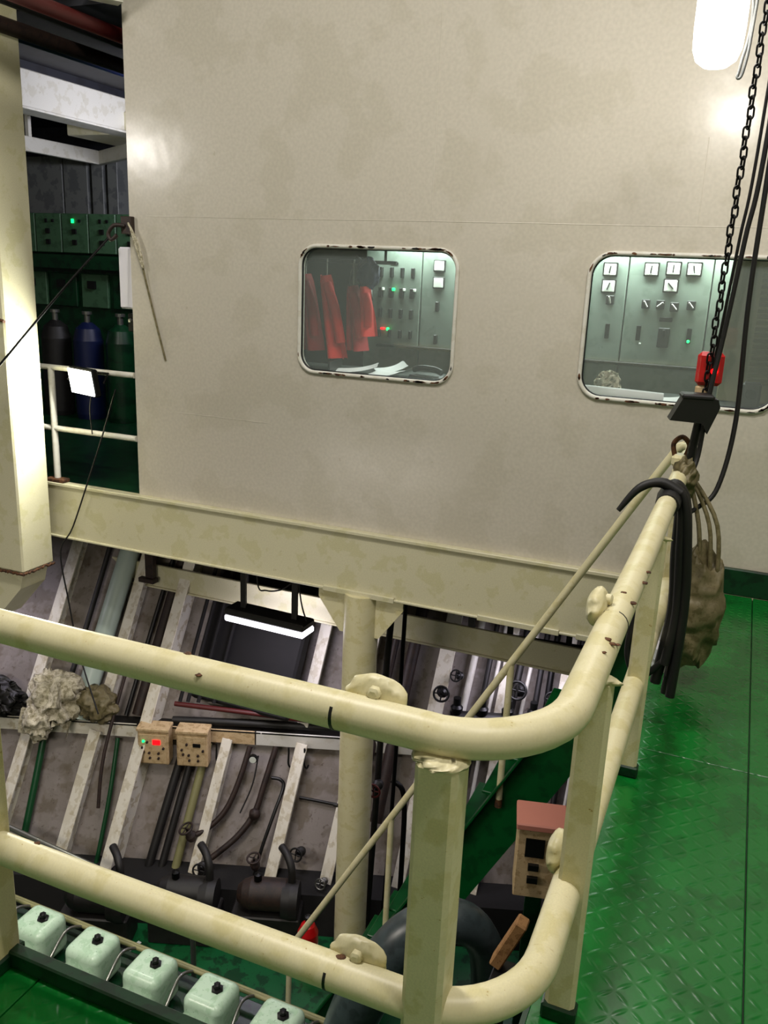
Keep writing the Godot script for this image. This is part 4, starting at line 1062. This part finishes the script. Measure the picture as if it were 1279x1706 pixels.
func build_engine() -> void:
	var t := thing("diesel_engine", "green diesel engine with pale mint rocker covers at lower left", "engine", Vector3(-3.05, LOW, -3.2))
	var o := -t.position
	slab("crankcase", Vector3(-5.2, LOW, -3.65) + o, Vector3(-1.68, -2.72, -2.75) + o, M.dark_green, t, .03)
	slab("cylinder_block", Vector3(-5.1, -2.74, -3.5) + o, Vector3(-1.6, -2.5, -2.92) + o, M.dark_green, t, .02)
	slab("front_ledge", Vector3(-5.1, -2.5, -2.98) + o, Vector3(-1.6, -2.46, -2.90) + o, M.dark_green, t, .012)
	for y in [[-2.38, -3.42], [-2.42, -3.47]]:
		var s := mb(); rod(s, Vector3(-5.1, y[0], y[1]) + o, Vector3(-1.6, y[0], y[1]) + o, .013, 8); obj("fuel_pipe", s, M.olive, t)
	for i in 8:
		var x := -4.70 + i * .412
		var c := Vector3(x, -2.36, -3.2) + o
		var h := Node3D.new(); h.name = "rocker_cover"; t.add_child(h, true); h.position = c
		var s := mb(); rbox(s, Vector3(.0, .0, -.03), Vector3(.25, .25, .24), .05); obj("hood", s, M.mint, h)
		s = mb(); rbox(s, Vector3(-.01, -.06, .11), Vector3(.25, .15, .15), .045); obj("front_shoulder", s, M.mint, h)
		s = mb(); blob(s, Vector3(-.075, -.045, .16), Vector3(.06, .065, .05), .08, 8, 40 + i, 20, 12); obj("cast_boss", s, M.mint, h)
		s = mb(); blob(s, Vector3(.055, -.05, .165), Vector3(.06, .06, .045), .08, 8, 60 + i, 20, 12); obj("cast_boss", s, M.mint, h)
		s = mb(); lathe(s, [Vector2(.03, 0), Vector2(.03, .006), Vector2(.022, .006), Vector2(.022, .002), Vector2(0, .002)], Vector3(-.02, .012, .11), Basis.IDENTITY, 16); obj("cast_ring", s, M.mint, h)
		s = mb(); lathe(s, [Vector2(.035, .0), Vector2(.035, .012), Vector2(.02, .016), Vector2(.02, .04), Vector2(.012, .045), Vector2(0, .045)], Vector3(.03, .122, -.04), Basis.IDENTITY, 6); obj("cover_nut", s, M.dark_steel, h)
		for q in [[-.1, .17], [.09, .17]]:
			s = mb(); lathe(s, [Vector2(.018, 0), Vector2(.018, .02), Vector2(0, .024)], Vector3(q[0], -.09, q[1] + .03), Basis.IDENTITY, 6); obj("flange_bolt", s, M.steel, h)
		s = mb(); tube(s, smooth([Vector3(.15, -.12, .08), Vector3(.17, -.02, .06), Vector3(.15, .04, -.1), Vector3(.16, -.04, -.24)]), .01, 8); obj("injector_pipe", s, M.steel, h)
		s = mb(); blob(s, Vector3(.17, -.1, .1), Vector3(.03, .03, .03), .2, 30, i, 12, 8); obj("union_nut", s, M.steel, h)
	# running board between engine and hull
	var s := mb(); rod(s, Vector3(-4.6, -2.12, -3.72), Vector3(-2.6, -2.27, -3.72), .016, 8)
	s = mb(); tube(s, [Vector3(-5.6, -2.02, -3.72), Vector3(-4.25, -2.14, -3.72), Vector3(-2.75, -2.28, -3.72), Vector3(-2.7, -2.5, -3.72), Vector3(-2.7, LOW, -3.72)], .018, 8)
	tag(obj("grey_hand_pipe", s, M.steel), "thin grey pipe slanting behind the engine covers", "pipe")
	s = mb()
	var fn := func(u: float, v: float) -> Vector3: return Vector3((u - .5) * .34, .006 + .01 * sin(u * 6.0), (v - .5) * .16)
	sheet(s, fn, 8, 4, .003)
	var p := obj("floor_paper", s, M.paper)
	tag(p, "white paper sheet lying on the green lower floor", "paper"); p.position = Vector3(-3.74, LOW, -4.22); p.rotation.y = -.2
	s = mb(); tube(s, [Vector3(-5.0, LOW + .05, -4.3), Vector3(-4.5, LOW + .05, -4.28)], .025, 8)
	tag(obj("pink_pipe_offcut", s, M.pink), "short pink pipe piece lying on the floor at the left", "pipe")

func build_under_platform() -> void:
	# large grey bent duct
	var t := thing("bent_duct", "large dark grey bent duct rising behind the guard rail posts", "duct", Vector3(-1.0, LOW, -3.2))
	var o := -t.position
	var pts := smooth([Vector3(-1.44, LOW, -3.08), Vector3(-1.43, -2.6, -3.09), Vector3(-1.33, -1.93, -3.1), Vector3(-1.15, -1.5, -3.12), Vector3(-1.02, -1.33, -3.18), Vector3(-.88, -1.29, -3.25), Vector3(-.78, -1.4, -3.32), Vector3(-.735, -1.62, -3.36), Vector3(-.73, -2.14, -3.38)], 6)
	var rad := []
	for i in pts.size(): rad.append(lerpf(.125, .085, clampf((i - 18.0) / 18.0, 0, 1)))
	var s := mb(); tube(s, pts.map(func(v): return v + o), rad, 28); obj("duct_bend", s, M.duct, t)
	s = mb(); lathe(s, [Vector2(.12, -.04), Vector2(.16, -.04), Vector2(.16, .0), Vector2(.12, .0)], Vector3(-.73, -2.1, -3.38) + o); obj("flange", s, M.duct, t)
	t = thing("blue_drum", "dark blue drum standing under the end of the grey duct", "drum", Vector3(-.69, LOW, -3.42))
	s = mb(); lathe(s, [Vector2(0, 0), Vector2(.2, 0), Vector2(.2, .35), Vector2(.21, .37), Vector2(.2, .39), Vector2(.2, .75), Vector2(.21, .77), Vector2(.2, .79), Vector2(.2, 1.06), Vector2(.18, 1.08), Vector2(.0, 1.08)], Vector3.ZERO, Basis.IDENTITY, 28); obj("body", s, M.blue, t)
	s = mb(); lathe(s, [Vector2(.04, 1.08), Vector2(.04, 1.1), Vector2(0, 1.1)], Vector3(.11, 0, .08), Basis.IDENTITY, 12); obj("bung", s, M.steel, t)
	# terminal box
	t = thing("terminal_box", "beige terminal box with pink lid below the platform edge", "terminal box", Vector3(-.6, -1.08, -3.62), .25)
	slab("case", Vector3(-.11, -.2, -.08), Vector3(.11, .18, .08), M.beige, t, .006)
	slab("lid", Vector3(-.12, .18, -.1), Vector3(.12, .215, .1), M.pink, t, .006)
	slab("window_plate", Vector3(-.07, .03, .08), Vector3(.02, .13, .086), M.black, t)
	for y in [-.02, -.09]: slab("push_button", Vector3(-.05, y - .015, .08), Vector3(.0, y + .015, .1), M.black, t)
	slab("stand", Vector3(-.04, LOW + 1.08, -.06), Vector3(.04, -.2, -.02), M.dark_green, t)
	# wooden blocks on a ledge
	t = thing("equipment_stand", "black equipment stand holding the wooden blocks", "stand", Vector3(-.45, LOW, -2.92))
	slab("top_plate", Vector3(-.17, 2.1, -.06), Vector3(.15, 2.14, .1), M.black, t, .006)
	for q in [[-.14, -.03], [.12, -.03], [-.14, .07], [.12, .07]]:
		slab("leg", Vector3(q[0] - .02, 0, q[1] - .02), Vector3(q[0] + .02, 2.1, q[1] + .02), M.black, t)
	s = mb(); box(s, Vector3(-.565, LOW + 2.275, -2.93), Vector3(.05, .26, .07), .006, Basis(Vector3.BACK, -.38)); tag(obj("wood_block", s, M.wood), "slanting wooden block beside the blue drum", "wood block", "wood blocks")
	s = mb(); box(s, Vector3(-.42, LOW + 2.175, -2.9), Vector3(.16, .07, .08), .006); tag(obj("wood_block", s, M.wood), "short wooden block lying right of the slanting one", "wood block", "wood blocks")

func build_hoist() -> void:
	# chain
	var t := thing("hoist_chain", "dark steel hoist chain hanging beside the gauge window", "chain", Vector3(-.145, .85, -3.62))
	var s := mb()
	var lk := []
	for i in 16:
		var a := TAU * i / 16
		lk.append(Vector3(cos(a) * .0115, sin(a) * .013 + (.009 if sin(a) > 0 else -.009), 0))
	tube(s, lk, .0042, 6, true)
	var link := s.commit()
	for i in 78:
		var y := i * .034
		var b := Basis(Vector3.UP, (PI / 2 if i % 2 else 0.0) + .5) * Basis(Vector3.BACK, .0)
		inst("link", link, M.dark_steel, Transform3D(b, Vector3(.045 * y / 2.6 + .003 * sin(i * 1.3), y, 0)), t)
	s = mb(); rod(s, Vector3(.045, 2.62, 0), Vector3(.045, 4.35, 0), .012, 8); obj("eye_bolt", s, M.dark_steel, t)
	# second chain fall below the hood: dark sleeve
	s = mb(); tube(s, [Vector3(-.015, .0, .02), Vector3(-.012, .12, .02), Vector3(.0, .25, .02)], .017, 10); obj("sleeve", s, M.rubber, t)
	# hook block hood
	var h := thing("hoist_hood", "black wedge shaped hoist hood on the chain", "hoist", Vector3(-.165, 1.13, -3.56))
	s = mb(); prism(s, [Vector2(-.095, -.04), Vector2(.03, -.045), Vector2(.05, -.085), Vector2(.085, .02), Vector2(.075, .05), Vector2(-.05, .06)], .09, Vector3.ZERO, Basis(Vector3.UP, .2)); obj("cover", s, M.black, h)
	s = mb(); box(s, Vector3(.0, .055, .0), Vector3(.12, .02, .1), .006, Basis(Vector3.UP, .2)); obj("rim", s, M.rubber, h)
	# red control pendant
	var p := thing("control_pendant", "red hoist control with glowing red button by the chain", "control pendant", Vector3(-.135, 1.28, -3.66))
	slab("case", Vector3(-.05, -.06, -.03), Vector3(.05, .07, .03), M.red, p, .014)
	s = mb(); lathe(s, [Vector2(.014, 0), Vector2(.012, .012), Vector2(0, .014)], Vector3(.018, -.002, .03), Basis(Vector3.RIGHT, PI / 2), 12); obj("button_light", s, M.led_red, p)
	slab("lower_grip", Vector3(-.045, -.12, -.022), Vector3(.02, -.06, .022), M.beige, p, .01)
	# cables
	var cs := [[[Vector3(-.04, 5.2, -3.6), Vector3(-.04, 3.6, -3.6), Vector3(-.05, 2.15, -3.6), Vector3(-.075, 1.77, -3.6), Vector3(-.1, 1.42, -3.6), Vector3(-.12, 1.2, -3.58), Vector3(-.13, .95, -3.56), Vector3(-.15, .88, -3.5)], .009, "black cable hanging close behind the hoist chain"],
		[[Vector3(-.06, 5.2, -3.64), Vector3(-.06, 3.6, -3.64), Vector3(-.075, 2.15, -3.64), Vector3(-.095, 1.77, -3.64), Vector3(-.115, 1.42, -3.64), Vector3(-.13, 1.2, -3.62)], .006, "thin black cable between chain and thicker cable"],
		[[Vector3(-.02, 5.2, -3.6), Vector3(-.02, 3.6, -3.6), Vector3(-.03, 2.0, -3.6), Vector3(-.03, 1.55, -3.6), Vector3(-.012, 1.1, -3.6), Vector3(-.04, .84, -3.55), Vector3(-.1, .76, -3.5), Vector3(-.17, .74, -3.4), Vector3(-.21, .83, -3.3)], .0095, "black cable looping back to the guard rail end"]]
	for c in cs:
		s = mb(); tube(s, smooth(c[0], 8), c[1], 8)
		tag(obj("hanging_cable", s, M.rubber), c[2], "cable", "cables beside the hoist chain")
	# hoses tied to the rail end
	var hs := thing("hose_bundle", "bundle of black hoses tied over the guard rail end", "hoses", Vector3(-.18, .87, -3.1))
	for i in 7:
		var dx := rng.randf_range(-.02, .04); var dz := rng.randf_range(-.12, .02)
		s = mb(); tube(s, smooth([Vector3(-.03, .0, dz), Vector3(0, .045, dz), Vector3(.035 + dx * .4, -.0, dz), Vector3(.05 + dx, -.2, dz), Vector3(.065 + dx, -.42, dz), Vector3(.045 + dx * 1.5, -.58 - .03 * i, dz + .02)], 6), rng.randf_range(.013, .02), 8)
		obj("hose", s, M.rubber, hs)
	s = mb(); tube(s, smooth([Vector3(.03, .03, .02), Vector3(-.04, .06, .02), Vector3(-.11, .035, .04), Vector3(-.17, -.05, .06)], 6), [.02, .02, .02, .02, .02, .02, .019, .018, .017, .016, .016, .016, .015, .014, .013, .012, .011, .01, .009], 10); obj("hose_end", s, M.rubber, hs)
	s = mb(); tube(s, smooth([Vector3(-.02, -.3, .0), Vector3(-.07, -.45, .0), Vector3(-.08, -.6, .02), Vector3(-.03, -.68, .03), Vector3(.05, -.6, .02)], 6), .012, 8); obj("hose_loop", s, M.rubber, hs)
	# sack behind it
	var sk := thing("hanging_sack", "brownish translucent sack hanging behind the black hoses", "sack", Vector3(-.08, .5, -3.5))
	s = mb()
	blob(s, Vector3(.02, -.16, 0), Vector3(.1, .24, .1), .22, 5, 51, 40, 26)
	obj("body", s, M.sack, sk)
	for a in [[-.03, .12], [.02, .1], [.06, .06], [.09, .0]]:
		s = mb(); tube(s, smooth([Vector3(-.08, .4, -.02), Vector3(a[0] - .03, .2, .02), Vector3(a[0], a[1] - .1, .04)]), .009, 6); obj("tie_fold", s, M.sack, sk)
	s = mb(); blob(s, Vector3(-.085, .37, .02), Vector3(.04, .07, .04), .4, 18, 53, 20, 14); obj("knot", s, M.sack, sk)
	# shackle and grey fittings on the rail end
	var sh := thing("rail_shackle", "rusty cream shackle at the end of the top rail", "shackle", Vector3(-.2, .9, -3.62))
	s = mb(); box(s, Vector3(0, .015, 0), Vector3(.06, .05, .08), .012); obj("plate", s, M.rail, sh)
	s = mb(); tube(s, smooth([Vector3(-.02, .03, 0), Vector3(-.03, .08, 0), Vector3(0, .11, 0), Vector3(.03, .08, 0), Vector3(.02, .03, 0)]), .01, 8); obj("bow", s, M.rust, sh)
	sh = thing("pipe_stub", "small white capped pipe stub on the platform by the hoses", "pipe", Vector3(-.17, .0, -3.72))
	s = mb(); lathe(s, [Vector2(.03, 0), Vector2(.03, .06), Vector2(.038, .06), Vector2(.038, .11), Vector2(.015, .14), Vector2(.015, .2), Vector2(0, .2)], Vector3(.0, 0, .13), Basis.IDENTITY, 16); obj("stub", s, M.white_box, sh)

func build_wall_lamp() -> void:
	jar_lamp(Vector3(-.275, 2.415, -3.8), 1.0, .42, "glaring white jar lamp hanging at the upper right")
	var q := thing("added_passage_lamp", "unseen white strip lamp added to light the passage beside the control room", "lamp", Vector3(-4.12, 2.5, -6.6), -.55)  # unseen lamp, added to brighten the passage and its white beam
	slab("housing", Vector3(-.03, -.1, -.5), Vector3(.04, .1, .5), M.white_box, q, .01)
	slab("arm", Vector3(.04, -.02, -.02), Vector3(.3, .02, .02), M.grey, q)
	slab("diffuser", Vector3(-.06, -.07, -.46), Vector3(-.03, .07, .46), M.tube_glow, q, .01)
	area(q, Vector3(-.07, 0, 0), Vector2(.9, .14), 3.0, Color(.95, .95, 1.0), Basis(Vector3.UP, PI / 2))
	jar_lamp(Vector3(-4.95, 2.35, -3.2), 1.0, .9, "white jar lamp hanging left of the square column")
	var t := thing("added_engine_lamp", "unseen white lamp added under the near platform edge to light the engine", "lamp", Vector3(-3.3, -.2, -1.7), 0.0, "lamps under the deck")  # unseen lamp, added to brighten the engine covers and hull frames
	slab("housing", Vector3(-.62, .08, -.11), Vector3(.62, .2, .11), M.white_box, t, .012)
	slab("diffuser", Vector3(-.6, .03, -.1), Vector3(.6, .08, .1), M.tube_glow, t, .012)
	slab("bracket", Vector3(-.04, .1, .11), Vector3(.04, .18, .468), M.dark_green, t)
	area(t, Vector3(0, .02, 0), Vector2(1.2, .2), 4.8, Color(1, .96, .9), Basis(Vector3.RIGHT, -PI / 2 + .45))

func jar_lamp(at: Vector3, k: float, e: float, label: String) -> void:
	var t := thing("jar_lamp", label, "lamp", at, 0.0, "jar lamps")
	var s := mb()
	lathe(s, [Vector2(0, -.015), Vector2(.045, -.012), Vector2(.075, .01), Vector2(.09, .05), Vector2(.094, .12), Vector2(.094, .30), Vector2(.085, .32), Vector2(0, .32)], Vector3.ZERO, Basis.IDENTITY, 28)
	obj("lamp_jar", s, M.lamp_glow, t)
	s = mb(); lathe(s, [Vector2(.1, .31), Vector2(.102, .38), Vector2(.07, .43), Vector2(.02, .45), Vector2(.02, 5.2 - at.y), Vector2(0, 5.2 - at.y)], Vector3.ZERO, Basis.IDENTITY, 24); obj("cap_and_stem", s, M.grey, t)
	s = mb(); tube(s, smooth([Vector3(.02, .6, .0), Vector3(.11, .4, -.03), Vector3(.113, .1, -.03), Vector3(.1, -.03, -.03), Vector3(.083, -.045, -.03), Vector3(.09, .0, -.03), Vector3(.105, .2, -.04), Vector3(.03, .62, -.02)], 6), .006, 8); obj("wire_loop", s, M.grey, t)
	var l := OmniLight3D.new()
	l.name = "light"; l.light_energy = e; l.light_color = Color(1, .975, .95); l.light_size = .085; l.omni_range = 30.0; l.omni_attenuation = 2.0; l.shadow_enabled = true
	t.add_child(l, true)
	l.position = Vector3(0, .15, 0)
